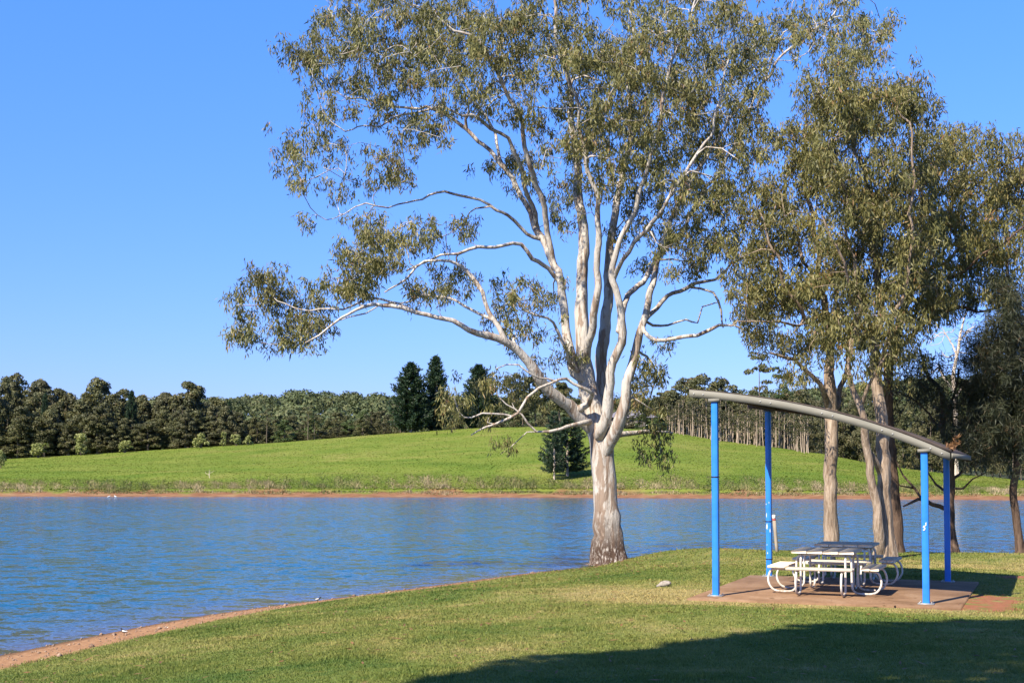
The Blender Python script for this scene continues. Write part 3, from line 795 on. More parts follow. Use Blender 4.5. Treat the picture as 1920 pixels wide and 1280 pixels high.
hero = build_tree('pale_gum_tree', 'huge white barked gum tree spreading over the lake edge, tallest in the picture', 'tree', (2.78, HD, zb),
                  hero_limbs, hero_t, M['bark_pale'], M['leaf_gum'], 170, .25, .175, .033, HD, droop=1.1, bunch=5, tip=.0085, boughs=270)

# --- the gums and she-oaks behind the shelter
GB = 34.2
def half(cx, w, hd):
    def f(x, y): return 0.0, max(.6, hd * max(0.0, 1 - ((x - cx) / w) ** 2) ** .5)
    return f
limbsB = [
 ('trunk', [(1557, 1052, 36, 0), (1557, 1020, 29, 0), (1557, 960, 27, 0), (1557, 890, 27, 0), (1559, 830, 28, 0), (1558, 770, 27, 0), (1556, 700, 19, 0), (1554, 640, 15, .1), (1545, 560, 12, .2), (1532, 480, 10, .2), (1520, 400, 8, .2), (1512, 300, 6, .2), (1505, 220, 4, .2)]),
 ('limb', [(1552, 765, 12, 0), (1540, 730, 10, -.4), (1515, 695, 8, -.8), (1480, 672, 6, -1.1), (1445, 660, 4, -1.3)]),
 ('limb', [(1564, 770, 13, 0), (1577, 738, 11, .4), (1588, 690, 8, .7), (1586, 620, 6, .9), (1570, 540, 5, 1)]),
 ('limb', [(1553, 660, 8, .1), (1510, 590, 7, -.8), (1470, 520, 6, -1.4), (1440, 450, 5, -1.6), (1425, 390, 3, -1.6)]),
 ('limb', [(1540, 540, 7, .2), (1500, 470, 6, 1.0), (1475, 400, 5, 1.3), (1460, 340, 3, 1.4)]),
 ('limb', [(1500, 610, 5, -.9), (1450, 600, 4, -1.5), (1410, 605, 3, -1.7), (1372, 616, 2, -1.8)]),
]
blobsB = [(1415, 605, 32, 34), (1450, 555, 52, 46), (1425, 485, 45, 50), (1480, 425, 60, 50), (1500, 520, 54, 50), (1540, 600, 45, 45), (1440, 370, 44, 40), (1520, 335, 56, 50), (1495, 255, 44, 42), (1495, 650, 42, 28), (1435, 650, 32, 20, .7), (1520, 205, 34, 26), (1400, 545, 26, 30), (1400, 430, 26, 40, .8), (1510, 700, 36, 18, .6)]
bz = float(ground_z((1557 - 960) / F * GB, GB))
build_tree('gum_tree', 'gum tree with a straight tan trunk rising behind the picnic tables', 'tree', ((1557 - 960) / F * GB, GB, bz), limbsB,
           sample_blobs(blobsB, .0066, GB, half(1480, 140, 2.2)), M['bark_tan'], M['leaf_gum_dense'], 190, .26, .165, .031, GB, droop=1.1, tip=.008, boughs=45)

GC = 31.8
limbsC = [
 ('trunk', [(1658, 1062, 56, 0), (1658, 1042, 44, 0), (1660, 1015, 32, 0), (1660, 960, 27, 0), (1658, 880, 27, 0), (1652, 800, 24, 0), (1646, 720, 20, 0), (1641, 640, 16, 0), (1648, 550, 13, 0), (1642, 450, 11, .2), (1625, 350, 8, .3), (1605, 250, 6, .4), (1598, 150, 4, .4)]),
 ('limb', [(1650, 1035, 22, -.2), (1645, 985, 19, -.3), (1640, 930, 17, -.4), (1632, 870, 16, -.5), (1622, 810, 15, -.6), (1607, 760, 13, -.7), (1595, 715, 10, -.7), (1592, 690, 9, -.7), (1603, 640, 9, -.7), (1606, 560, 8, -.6), (1600, 470, 7, -.5), (1580, 380, 5, -.4), (1565, 300, 4, -.4)]),
 ('limb', [(1652, 890, 12, 0), (1640, 862, 11, -.3), (1630, 845, 10, -.45)]),
 ('limb', [(1646, 700, 10, 0), (1665, 640, 9, -.8), (1690, 560, 8, -1.4), (1705, 470, 6, -1.7), (1715, 380, 5, -1.8), (1705, 280, 4, -1.8), (1690, 200, 3, -1.8)]),
 ('limb', [(1612, 770, 8, -.6), (1622, 735, 7, -.9), (1640, 700, 5, -1.3), (1665, 680, 4, -1.5)]),
 ('limb', [(1642, 460, 7, .2), (1665, 390, 6, .9), (1680, 310, 5, 1.3), (1675, 230, 4, 1.4)]),
 ('limb', [(1606, 600, 6, -.7), (1585, 520, 5, -1.3), (1560, 450, 4, -1.6), (1550, 400, 3, -1.7)]),
]
blobsC = [(1590, 140, 46, 34), (1560, 180, 40, 36), (1690, 165, 46, 36), (1650, 210, 56, 46), (1590, 225, 52, 48), (1735, 205, 26, 36), (1560, 300, 52, 52), (1630, 335, 68, 52), (1705, 300, 52, 52), (1600, 420, 68, 52), (1680, 410, 70, 54), (1560, 500, 52, 52), (1640, 510, 70, 52), (1720, 490, 54, 52), (1610, 595, 54, 42), (1690, 585, 56, 44), (1665, 660, 46, 34), (1640, 705, 36, 22, .8), (1575, 630, 36, 32), (1745, 560, 30, 34, .7)]
cz = float(ground_z((1658 - 960) / F * GC, GC))
build_tree('gum_tree', 'forked gum tree with two tan stems parting low, behind the right table end', 'tree', ((1658 - 960) / F * GC, GC, cz), limbsC,
           sample_blobs(blobsC, .0066, GC, half(1640, 140, 2.2)), M['bark_tan'], M['leaf_gum_dense'], 190, .255, .16, .031, GC, droop=1.1, tip=.008, boughs=55)

GD = 34.8
limbsD = [
 ('trunk', [(1682, 1045, 36, 0), (1681, 1020, 26, 0), (1678, 950, 23, 0), (1671, 860, 22, 0), (1664, 780, 20, 0), (1667, 700, 18, 0), (1682, 620, 15, .2), (1712, 540, 12, .4), (1757, 450, 9, .6), (1795, 370, 7, .7), (1810, 300, 4, .7)]),
 ('limb', [(1672, 680, 9, 0), (1700, 640, 8, -.4), (1735, 603, 7, -.7), (1762, 585, 6, -.9), (1800, 583, 5, -1), (1850, 580, 4, -1.1), (1900, 560, 3, -1.1)]),
 ('limb', [(1730, 510, 7, .4), (1790, 480, 6, 1.0), (1840, 440, 5, 1.4), (1880, 400, 4, 1.5), (1900, 330, 3, 1.5)]),
 ('limb', [(1770, 430, 6, .6), (1840, 380, 5, 0), (1890, 310, 4, -.3), (1930, 290, 3, -.4)]),
 ('limb', [(1700, 570, 6, .3), (1760, 540, 5, -.8), (1820, 500, 5, -1.5), (1880, 450, 4, -1.8), (1940, 420, 3, -1.9)]),
]
blobsD = [(1775, 270, 40, 36), (1825, 290, 44, 40), (1770, 345, 56, 48), (1845, 365, 56, 48), (1885, 275, 26, 24), (1800, 425, 62, 42), (1870, 440, 52, 42), (1760, 425, 44, 42), (1750, 505, 50, 42), (1825, 500, 52, 42), (1905, 370, 30, 50), (1912, 300, 26, 40), (1735, 575, 32, 22), (1795, 550, 46, 22), (1895, 500, 34, 40), (1870, 560, 44, 26), (1950, 420, 30, 90, .6)]
dz = float(ground_z((1682 - 960) / F * GD, GD))
build_tree('gum_tree', 'gum tree with a dark brown trunk close behind the forked one', 'tree', ((1682 - 960) / F * GD, GD, dz), limbsD,
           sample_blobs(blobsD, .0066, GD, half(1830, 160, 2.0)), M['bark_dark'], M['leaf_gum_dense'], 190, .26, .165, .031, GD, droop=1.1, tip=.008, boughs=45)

GE = 34.6
limbsE = [
 ('trunk', [(1790, 1045, 30, 0), (1787, 1028, 22, 0), (1782, 985, 18, 0), (1778, 940, 17, 0), (1782, 890, 15, 0), (1784, 850, 13, 0), (1772, 810, 12, .1), (1764, 760, 11, .2), (1755, 720, 8, .2), (1735, 690, 6, .2), (1728, 650, 3, .2)]),
 ('limb', [(1776, 955, 9, 0), (1752, 946, 8, -.3), (1735, 938, 8, -.5), (1715, 936, 6, -.6), (1690, 941, 3, -.7)]),
 ('limb', [(1730, 938, 5, -.5), (1715, 915, 5, -.3), (1700, 893, 4, -.2), (1688, 866, 2, -.1)]),
 ('limb', [(1715, 915, 4, -.3), (1690, 905, 3, -.6), (1672, 880, 2, -.7)]),
 ('limb', [(1782, 905, 7, 0), (1800, 885, 6, .4), (1815, 870, 5, .6), (1845, 862, 3, .8), (1870, 868, 2, .9)]),
 ('limb', [(1781, 915, 5, 0), (1808, 916, 4, -.4), (1825, 900, 3, -.5), (1850, 892, 2, -.6)]),
 ('limb', [(1779, 925, 5, 0), (1755, 905, 4, .5), (1735, 870, 3, .7), (1720, 850, 2, .8)]),
 ('limb', [(1768, 785, 6, .1), (1790, 740, 5, -.4), (1800, 700, 3, -.6)]),
 ('limb', [(1774, 815, 5, .1), (1740, 775, 4, .6), (1712, 745, 3, .8), (1690, 735, 2, .9)]),
]
blobsE = [(1745, 675, 36, 28, .7), (1725, 725, 36, 26, .7), (1765, 760, 30, 30, .6), (1800, 735, 26, 30, .7), (1700, 760, 30, 22, .6), (1800, 800, 34, 30, .9), (1720, 700, 26, 26, .6), (1810, 850, 34, 20, .7)]
ez = float(ground_z((1787 - 960) / F * GE, GE))
build_tree('she_oak', 'crooked she-oak with bare low twisting limbs behind the right posts', 'tree', ((1787 - 960) / F * GE, GE, ez), limbsE,
           sample_blobs(blobsE, .0075, GE, half(1770, 150, 1.2)), M['bark_dark'], M['needle_dark'], 140, .24, .28, .021, GE, droop=.4)

GFd = 33.6
limbsF = [
 ('trunk', [(1913, 1048, 26, 0), (1911, 1030, 18, 0), (1908, 985, 15, 0), (1903, 940, 15, 0), (1903, 880, 14, 0), (1906, 810, 13, 0), (1903, 720, 12, 0), (1893, 620, 10, 0), (1888, 540, 7, 0), (1890, 470, 4, 0)]),
 ('limb', [(1905, 830, 5, 0), (1880, 810, 4, -.4), (1850, 800, 3, -.6), (1825, 805, 2, -.7)]),
 ('limb', [(1904, 730, 5, 0), (1875, 700, 4, .5), (1850, 670, 3, .8), (1840, 630, 2, .8)]),
 ('limb', [(1904, 760, 5, 0), (1935, 720, 4, -.4), (1960, 670, 3, -.6)]),
]
blobsF = [(1850, 640, 28, 40, 1.2), (1880, 690, 42, 52, 1.3), (1850, 735, 42, 42, 1.3), (1905, 620, 32, 52, 1.1), (1905, 775, 32, 42, 1.2), (1830, 785, 42, 34, 1.2), (1875, 815, 42, 34, 1.1), (1840, 840, 34, 22, .8), (1950, 700, 30, 100, .8), (1890, 560, 26, 34, .9), (1915, 860, 18, 30, .5)]
fz = float(ground_z((1911 - 960) / F * GFd, GFd))
build_tree('she_oak', 'slim dark she-oak with dense drooping needles at the right edge', 'tree', ((1911 - 960) / F * GFd, GFd, fz), limbsF,
           sample_blobs(blobsF, .0115, GFd, half(1890, 120, 1.3)), M['bark_dark'], M['needle_dark'], 240, .27, .22, .017, GFd, droop=.45)

# --- the tree behind the camera whose crown shades the lawn
SUN_EL = math.radians(44); SUN_H = np.array([.645, .764])
def lump_cloud(C, Rr, n, size, jitter=.45, flat=1.0):
    """Leaf-clump faces through the shells of many lumps."""
    C = np.asarray(C, float); Rr = np.asarray(Rr, float)
    k = len(C); D = unit(RNG.normal(0, 1, (k * n, 3))); D[:, 2] = np.where(D[:, 2] < -.35, -D[:, 2], D[:, 2])
    rad = np.repeat(Rr, n) * RNG.uniform(.55, 1.08, k * n) ** .7
    P = np.repeat(C, n, 0) + D * rad[:, None] * np.array([1, 1, flat])
    N = unit(D + RNG.normal(0, jitter, D.shape))
    A = RNG.normal(0, 1, D.shape); S = unit(np.cross(N, A)); Tn = np.cross(N, S)
    s = size * RNG.uniform(.55, 1.35, k * n)
    V, Fc = leaf_quads(P - Tn * s[:, None] * .5, Tn, S, s, s * .62)
    v = np.clip(np.repeat(RNG.normal(.45, .15, k), n) + RNG.normal(0, .18, k * n), 0, 1)
    return V, Fc, v

edge_pts = np.array([(-2.4, 10.6), (-.9, 11.9), (1.0, 14.2), (2.84, 15.7), (4.8, 16.9), (7.0, 17.7), (9.2, 18.3), (11.5, 18.6)])
cl, cr = [], []
ed = smooth_path(edge_pts, .8)
nrm_in = unit(np.array([.587, -.81]))
for p in ed:
    for off, r, nn in ((.55, .8, 1), (.75, .75, 1), (1.9, 1.15, 2), (3.8, 1.5, 2), (6.2, 1.8, 2)):
        for _ in range(nn):
            if off > 2 and random.random() < .10: continue
            h = random.uniform(11.5, 16.5)
            q = p + nrm_in * (off + random.uniform(-.15, .15)) + RNG.normal(0, .15, 2)
            k = (h - 1.0) / math.tan(SUN_EL)
            cl.append((q[0] - SUN_H[0] * k, q[1] - SUN_H[1] * k, h)); cr.append(r * random.uniform(.85, 1.1))
tb = (-5.0, -9.5, float(ground_z(-5.0, -9.5)))
shade = empty('shade_tree', tb, 'broad leafy tree behind the viewer casting its shadow over the near lawn', 'tree')
cl = np.array(cl)
V, Fc, v = lump_cloud(cl, cr, 520, .27, 1.0)
link('crown', np_mesh('crown', V - np.array(tb), Fc, M['leaf_gum_dense'], v), shade)
T = Tree()
T.path(np.array([(tb[0], tb[1], tb[2] - .2, .5), (tb[0] + .1, tb[1] + .2, 4, .4), (tb[0] + .6, tb[1] + 1, 8, .32), (tb[0] + 1.5, tb[1] + 3, 12, .2), (tb[0] + 2.5, tb[1] + 4, 15, .1)]), ('trunk', 0))
T.grow(cl[::3], .5); T.radii()
for (nm, k), mb in T.meshes().items(): mb.part(nm, M['bark_tan'], shade, smooth=True, world=True)

# ------------------------------------------------------------------ far trees
def proto_gum(seed, bushy, mat, h=10.0, w=3.3, lumps=36, per=200, size=.32):
    """A tree of height h at the origin: trunk with limbs and a lumpy crown. Returns its meshes."""
    rs = np.random.default_rng(seed)
    z0 = .03 * h if bushy else .38 * h
    cs, rr = [], []
    for k in range(lumps):
        q = (k + .5) / lumps
        z = z0 + (h - z0) * (.06 + .86 * q)
        prof = math.sin(math.pi * min(.97, .16 + .80 * q)) ** .65 if not bushy else (1 - q ** 2.2) ** .5 * .85 + .15
        a = rs.uniform(0, TAU); r = w * prof * math.sqrt(rs.uniform(.05, 1)) * .85
        cs.append((r * math.cos(a), r * math.sin(a), z)); rr.append(w * rs.uniform(.22, .40) * (1.0 - .25 * q))
    cs = np.array(cs)
    V, Fc, v = lump_cloud(cs, rr, per, size, .55, .8)
    crown = np_mesh('crown', V, Fc, mat, v)
    T = Tree()
    T.path(np.array([(0, 0, -.4, .24), (.05, 0, h * .2, .2), (.15, .1, h * .45, .15), (0, .1, h * .72, .08), (.1, 0, h * .93, .03)]), ('trunk', 0), step=.6)
    T.grow(cs[::2], .8, tip=.03); T.radii(tip=.03)
    mb = list(T.meshes().values())[0]
    return mb.mesh('trunk', M['bark_far'], True), crown

def proto_open(seed, mat, h=10.0):
    """Tall thin-crowned gum: separate flat plates of foliage."""
    rs = np.random.default_rng(seed)
    cs, rr = [], []
    for k in range(20):
        z = h * rs.uniform(.45, 1.0); w = 2.6 * (1.05 - abs(z / h - .72) * 1.6)
        a = rs.uniform(0, TAU); r = w * math.sqrt(rs.uniform(.1, 1))
        cs.append((r * math.cos(a), r * math.sin(a), z)); rr.append(rs.uniform(.5, .95))
    cs = np.array(cs)
    V, Fc, v = lump_cloud(cs, rr, 70, .36, .6, .45)
    T = Tree()
    T.path(np.array([(0, 0, -.4, .17), (.1, 0, h * .3, .14), (0, .1, h * .6, .1), (.1, 0, h * .95, .03)]), ('trunk', 0), step=.6)
    T.grow(cs, .7, tip=.025); T.radii(tip=.025)
    return list(T.meshes().values())[0].mesh('trunk', M['bark_far'], True), np_mesh('crown', V, Fc, mat, v)

def proto_pine(seed, h=10.0, w=2.2, top=.5, bare=0.06, tiers=26, thick=1.0):
    """Hoop pine: whorls of boughs with upturned dark tufts."""
    rs = np.random.default_rng(seed)
    mb = MB(); P, Dd = [], []
    mb.tube([(0, 0, -.3), (.02, 0, h * .5), (0, 0, h)], [.17, .11, .02], 7, cap=False)
    for k in range(tiers):
        q = k / (tiers - 1); z = h * (bare + (.97 - bare) * q)
        L = w * ((1 - q) ** .62 * .92 + .08) * (top + (1 - top) * min(1, q * 3 + .4))
        nb = 7 if q < .8 else 5
        a0 = rs.uniform(0, TAU)
        for b in range(nb):
            a = a0 + b * TAU / nb + rs.normal(0, .15); ll = L * rs.uniform(.75, 1.12)
            d = np.array([math.cos(a), math.sin(a), 0])
            ll *= rs.choice((.72, 1.0, 1.18))
            pts = [np.array([0, 0, z]) + d * ll * s + np.array([0, 0, -.10 * ll * math.sin(s * 2.4) + .30 * ll * s * s]) for s in (0, .35, .7, 1)]
            mb.tube(pts, [.035, .028, .02, .01], 4, cap=False)
            for s in np.linspace(.30, 1.03, int((8 + 9 * (1 - q)) * thick)):
                c = np.array([0, 0, z]) + d * ll * s + np.array([0, 0, -.10 * ll * math.sin(s * 2.4) + .30 * ll * s * s])
                P.append(c); Dd.append(unit(d * .6 + np.array([0, 0, .75])))
    P = np.array(P); Dd = np.array(Dd); m = 9
    Pn = np.repeat(P, m, 0) + rs.normal(0, .11, (len(P) * m, 3))
    Dn = unit(np.repeat(Dd, m, 0) + rs.normal(0, .55, (len(P) * m, 3)))
    S = unit(np.cross(Dn, rs.normal(0, 1, Dn.shape)))
    V, Fc = leaf_quads(Pn, Dn, S, .34 * rs.uniform(.7, 1.3, len(Pn)), .13)
    return mb.mesh('trunk', M['bark_bleached'], True), np_mesh('crown', V, Fc, M['leaf_pine'], np.clip(rs.normal(.45, .25, len(Pn)), 0, 1))

def tree_from(meshes, name, label, loc, h_scale, w_scale, rot, group=None, names=('trunk', 'crown')):
    r = empty(name, loc, label, 'tree', group, rot)
    r.scale = (w_scale, w_scale, h_scale)
    for nm, me in zip(names, meshes): link(nm, me, r)
    return r

P_BUSHY = [proto_gum(11, True, M['leaf_far']), proto_gum(12, True, M['leaf_far_brown']), proto_gum(13, True, M['leaf_far_green'])]
P_TALL = [proto_gum(21, False, M['leaf_far'], lumps=38), proto_gum(22, False, M['leaf_far'], lumps=30), proto_gum(23, False, M['leaf_far_brown'], lumps=32)]
P_BROAD = [proto_gum(71, False, M['leaf_far_green'], lumps=44, per=110), proto_gum(72, False, M['leaf_far'], lumps=44, per=110)]
P_OPEN = [proto_open(31, M['leaf_far']), proto_open(32, M['leaf_far_green'])]

def far_point(px, D):
    z = float(far_z(px, D)) if D < 300 else float(hill_z(px, D))
    return ((px - 960) / F * D, D, z)
def far_tree(protos, name, label, px, D, ytop, width_px, group, k=None):
    x, y, z = far_point(px, D)
    h = EYE + (HZ - ytop) / F * D - z
    me = protos[k if k is not None else random.randrange(len(protos))]
    # prototypes are 10 m tall and about 7.6 m across
    return tree_from(me, name, label, (x, y, z - .1), h / 10.0, width_px * D / F / 7.4, random.uniform(0, TAU), group)

SKY_L = [(-80, 700), (0, 698), (60, 706), (100, 722), (130, 735), (160, 716), (200, 710), (232, 722), (262, 740), (300, 738), (330, 728), (352, 716), (380, 728), (420, 752), (450, 772)]
GL = 'trees of the dark forest edge left of the pasture'
LL = 'dark olive gum in the forest edge along the left top of the pasture'
# front skyline trees
for px, w, k in ((-40, 90, 0), (22, 95, 1), (75, 90, 2), (112, 80, 0), (262, 75, 1), (312, 80, 2), (405, 75, 0)):
    far_tree(P_TALL, 'forest_gum', LL, px, float(ip(px, RIDGE_D)) + random.uniform(16, 34), float(ip(px, SKY_L)), w, GL, k)
far_tree(P_TALL, 'forest_gum', 'broad crowned gum standing tallest in the left forest above the pointed shrub', 188, 262, 709, 98, GL, 1)
far_tree(P_TALL, 'forest_gum', 'round topped gum rising at the right end of the dark left forest', 354, 262, 714, 84, GL, 0)
for k in range(42):
    px = -70 + 520 * (k + random.random()) / 42
    D = float(ip(px, RIDGE_D)) + (4, 9, 15, 24)[k % 4]
    top = float(ip(px, SKY_L)) + random.uniform((45, 25, 8, 0)[k % 4], (75, 55, 35, 12)[k % 4])
    far_tree(P_BUSHY if random.random() < .75 else P_TALL, 'forest_gum', LL, px, D, top, random.uniform(55, 95), GL, random.choice((0, 0, 1)))
for k in range(34):
    px = -60 + 505 * (k + random.random()) / 34
    D = float(ip(px, RIDGE_D)) + random.uniform(3, 8)
    far_tree(P_BUSHY, 'understorey_tree', 'low dark bushy tree filling the foot of the left forest edge', px, D, float(ip(px, RIDGE_Y)) - random.uniform(38, 85), random.uniform(45, 70), 'low trees at the foot of the left forest', random.choice((0, 0, 1)))
# middle belt 440-740 px, further back
GM = 'trees of the belt behind the middle of the pasture'
LM = 'mixed green tree in the belt behind the brow, between left forest and tall pines'
for k in range(46):
    px = 430 + 330 * (k + random.random()) / 46
    D = float(ip(px, RIDGE_D)) + random.uniform(6, 50)
    top = ip(px, [(430, 778), (520, 790), (620, 788), (740, 775)]) + random.uniform(-18, 22)
    far_tree(P_BUSHY, 'belt_tree', LM, px, D, float(top), random.uniform(34, 60), GM, random.choice((0, 0, 1, 2)))
for px, top in ((577, 760), (590, 775), (500, 765)):
    far_tree(P_OPEN, 'belt_tree', 'thin crowned pale limbed tree among the belt left of the pines', px, float(ip(px, RIDGE_D)) + 5, top, 40, GM, 0)
# centre, behind the pale gum
GCn = 'trees standing behind the pale gum on the hilltop'
LC = 'leafy hilltop tree partly hidden behind the pale gum limbs'
for px, top, w, pr in ((930, 735, 60, 0), (965, 700, 70, 1), (1005, 695, 75, 1), (1050, 715, 70, 1), (1090, 735, 60, 0), (875, 745, 55, 0), (850, 760, 44, 0), (980, 745, 60, 0), (1030, 750, 60, 0), (1080, 760, 60, 0), (1190, 745, 55, 0), (1240, 730, 60, 0), (1225, 765, 50, 0), (910, 760, 50, 0)):
    far_tree((P_BUSHY, P_TALL)[pr], 'hilltop_tree', LC, px, float(ip(px, RIDGE_D)) + random.uniform(10, 40), top, w, GCn, random.choice((0, 1)))
for px, top, w in ((1178, 772, 40), (1206, 768, 44), (1236, 772, 40), (1160, 780, 30)):
    far_tree(P_BUSHY, 'hilltop_tree', LC, px, float(ip(px, RIDGE_D)) + random.uniform(4, 9), top, w, GCn, random.choice((0, 1, 2)))
# broad trees over the grove
GR = 'broad green trees behind the slender grove'
for px, top, w in ((1285, 706, 66), (1322, 700, 62), (1358, 706, 60), (1262, 730, 50), (1390, 735, 50), (1300, 740, 60), (1350, 742, 60), (1420, 745, 60), (1460, 735, 60), (1500, 730, 60)):
    far_tree(P_BROAD, 'broad_tree', 'broad green crowned tree rising behind the slender grove', px, float(ip(px, RIDGE_D)) + random.uniform(25, 50), top, w * 1.55, GR, random.choice((0, 1)))
for px, top, w, D in ((1425, 662, 74, 205), (1462, 690, 60, 215)):
    far_tree(P_OPEN, 'open_gum', 'tall open crowned grey green gum, ' + ('highest' if px == 1425 else 'lower and further right') + ' of two over the grove', px, D + 20, top, w, None, 0 if px == 1425 else 1)
# right thicket on the far bank
GT = 'thicket trees on the far bank seen between the right trunks'
for k in range(30):
    px = 1500 + 440 * (k + random.random()) / 30
    D = float(ip(px, RIDGE_D)) + random.uniform(2, 40)
    top = ip(px, [(1500, 745), (1600, 720), (1700, 700), (1800, 715), (1940, 740)]) + random.uniform(-12, 60)
    far_tree(P_BUSHY if random.random() < .8 else P_OPEN, 'thicket_tree', 'bushy green tree in the far bank thicket behind the shelter', px, D, float(top), random.uniform(45, 75), GT, random.choice((0, 1, 1)))

# slender grove: many thin pale trunks
def proto_slim(seed):
    rs = np.random.default_rng(seed); h = 10.0
    mb = MB()
    zs = np.linspace(-.3, h * .97, 9)
    off = np.cumsum(rs.normal(0, .05, (9, 2)), 0)
    pts = np.column_stack([off, zs])
    mb.tube(pts, np.linspace(.105, .03, 9), 6, cap=False)
    cs = []
    for k in range(11):
        z = h * rs.uniform(.42, 1.0); a = rs.uniform(0, TAU); r = rs.uniform(.15, .95)
        i = min(8, int(z / h * 8)); b = pts[i]
        c = np.array([b[0] + r * math.cos(a), b[1] + r * math.sin(a), z]); cs.append(c)
        mb.tube([b + np.array([0, 0, -.2]), (b + c) / 2 + np.array([0, 0, .1]), c], [.03, .02, .01], 4, cap=False)
    V, Fc, v = lump_cloud(np.array(cs), rs.uniform(.3, .55, 11), 34, .28, .8, .9)
    return mb.mesh('trunk', M['bark_grove'], True), np_mesh('crown', V, Fc, M['leaf_far_brown'], v)
P_SLIM = [proto_slim(k) for k in (41, 42, 43, 44)]
for k in range(92):
    px = 1250 + 268 * ((k + random.random()) / 92)
    D = float(ip(px, RIDGE_D)) + random.uniform(-7, 16)
    top = ip(px, [(1250, 752), (1330, 755), (1420, 765), (1518, 780)]) + random.uniform(-14, 22)
    x, y, z = far_point(px, D)
    h = EYE + (HZ - float(top)) / F * D - z
    tree_from(P_SLIM[k % 4], 'slender_tree', 'slender pale stemmed young tree in the close planted grove at the pasture edge', (x, y, z), h / 10, random.uniform(.8, 1.15), random.uniform(0, TAU), 'slender trees of the grove')

for k in range(26):
    px = 1255 + 262 * ((k + random.random()) / 26)
    D = float(ip(px, RIDGE_D)) + random.uniform(10, 24)
    far_tree(P_BUSHY, 'undergrowth_bush', 'brownish bush filling the shade behind the slender grove stems', px, D, float(ip(px, RIDGE_Y)) - random.uniform(26, 52), random.uniform(28, 46), 'bushes behind the slender grove', random.choice((0, 1, 1)))
# hoop pines
PINE = proto_pine(51, w=2.6, tiers=30); PINE2 = proto_pine(52, w=2.5, tiers=24)
SMALL = proto_pine(53, w=3.3, tiers=17, bare=.10, thick=1.3); SPARSE = proto_pine(54, w=2.6, tiers=13, bare=.12, thick=.75)
def pine(me, label, px, D, ytop, wpx, natural, ybase=None):
    x, y, z = far_point(px, D)
    h = EYE + (HZ - ytop) / F * D - z
    return tree_from(me, 'hoop_pine', label, (x, y, z), h / 10, wpx * D / F / natural, random.uniform(0, TAU))
pine(PINE, 'dense dark hoop pine on the brow, left and fuller of the close pair', 770, 257, 680, 88, 5.6)
pine(PINE2, 'tall narrow hoop pine on the brow, right and higher of the close pair', 817, 262, 668, 70, 5.4)
pine(PINE, 'blunt topped hoop pine standing alone right of the pair on the brow', 898, 268, 684, 84, 5.6)
pine(SMALL, 'squat dark hoop pine near the far shore just left of the pale gum trunk', 1064, 155, 784, 104, 6.6)
pine(SPARSE, 'young hoop pine with its pale trunk showing, by the far shore', 1039, 151, 772, 62, 5.4)

for px, top, w, lab in ((246, 733, 34, 'dark pointed conifer rising between the tall gums of the left forest'), (430, 752, 26, 'small pointed conifer at the right end of the dark left forest'), (84, 738, 26, 'slim conifer half hidden in the left part of the dark forest')):
    pine(PINE2, lab, px, float(ip(px, RIDGE_D)) + 12, top, w, 5.4)
# pale shrubs along the brow
SHRUB = []
for sd_, hh in ((61, 1.35), (62, 1.0), (63, .8)):
    rs = np.random.default_rng(sd_)
    cs = np.column_stack([rs.normal(0, .55, 26), rs.normal(0, .55, 26), rs.uniform(.3, 2.2, 26) * hh])
    cs[:, :2] *= (1.15 - cs[:, 2:3] / (2.6 * hh))
    V, Fc, v = lump_cloud(cs, rs.uniform(.25, .5, 26), 60, .24, .8)
    mb = MB()
    for c in cs[::4]: mb.tube([(0, 0, -.1), (c[0] * .4, c[1] * .4, c[2] * .5), c], [.05, .035, .012], 5, cap=False)
    SHRUB.append((mb.mesh('stem', M['bark_far'], True), np_mesh('foliage', V, Fc, M['leaf_shrub'], v)))
for px, ytop, wpx, k, lab in ((72, 827, 40, 1, 'low rounded pale shrub at the forest foot, widest of the shrubs on the left'), (152, 812, 36, 0, 'pale green pointed shrub standing tallest before the dark left forest'),
        (234, 823, 34, 1, 'small spreading pale shrub on the brow right of the pointed one'), (378, 812, 32, 2, 'bright green round shrub on the brow, left of the narrow one'),
        (419, 809, 17, 0, 'narrow upright pale shrub on the brow between two round ones'), (443, 812, 26, 1, 'pale two toned shrub on the brow right of the narrow one'),
        (465, 816, 22, 2, 'small dark green bush on the brow at the end of the row of shrubs'), (2, 840, 24, 1, 'shrub cut by the left edge of the picture on the pasture')):
    D = float(ip(px, RIDGE_D)) - (3 if px > 20 else 40)
    x, y, z = far_point(px, D); h = EYE + (HZ - ytop) / F * D - z
    r = empty('shrub', (x, y, z), lab, 'shrub', 'pale shrubs along the brow of the pasture', random.uniform(0, TAU))
    natural_h = (2.2 * (1.35, 1.0, .8)[k] + .35)
    r.scale = (wpx * D / F / 2.6,) * 2 + (h / natural_h,)
    link('stem', SHRUB[k][0], r); link('foliage', SHRUB[k][1], r)

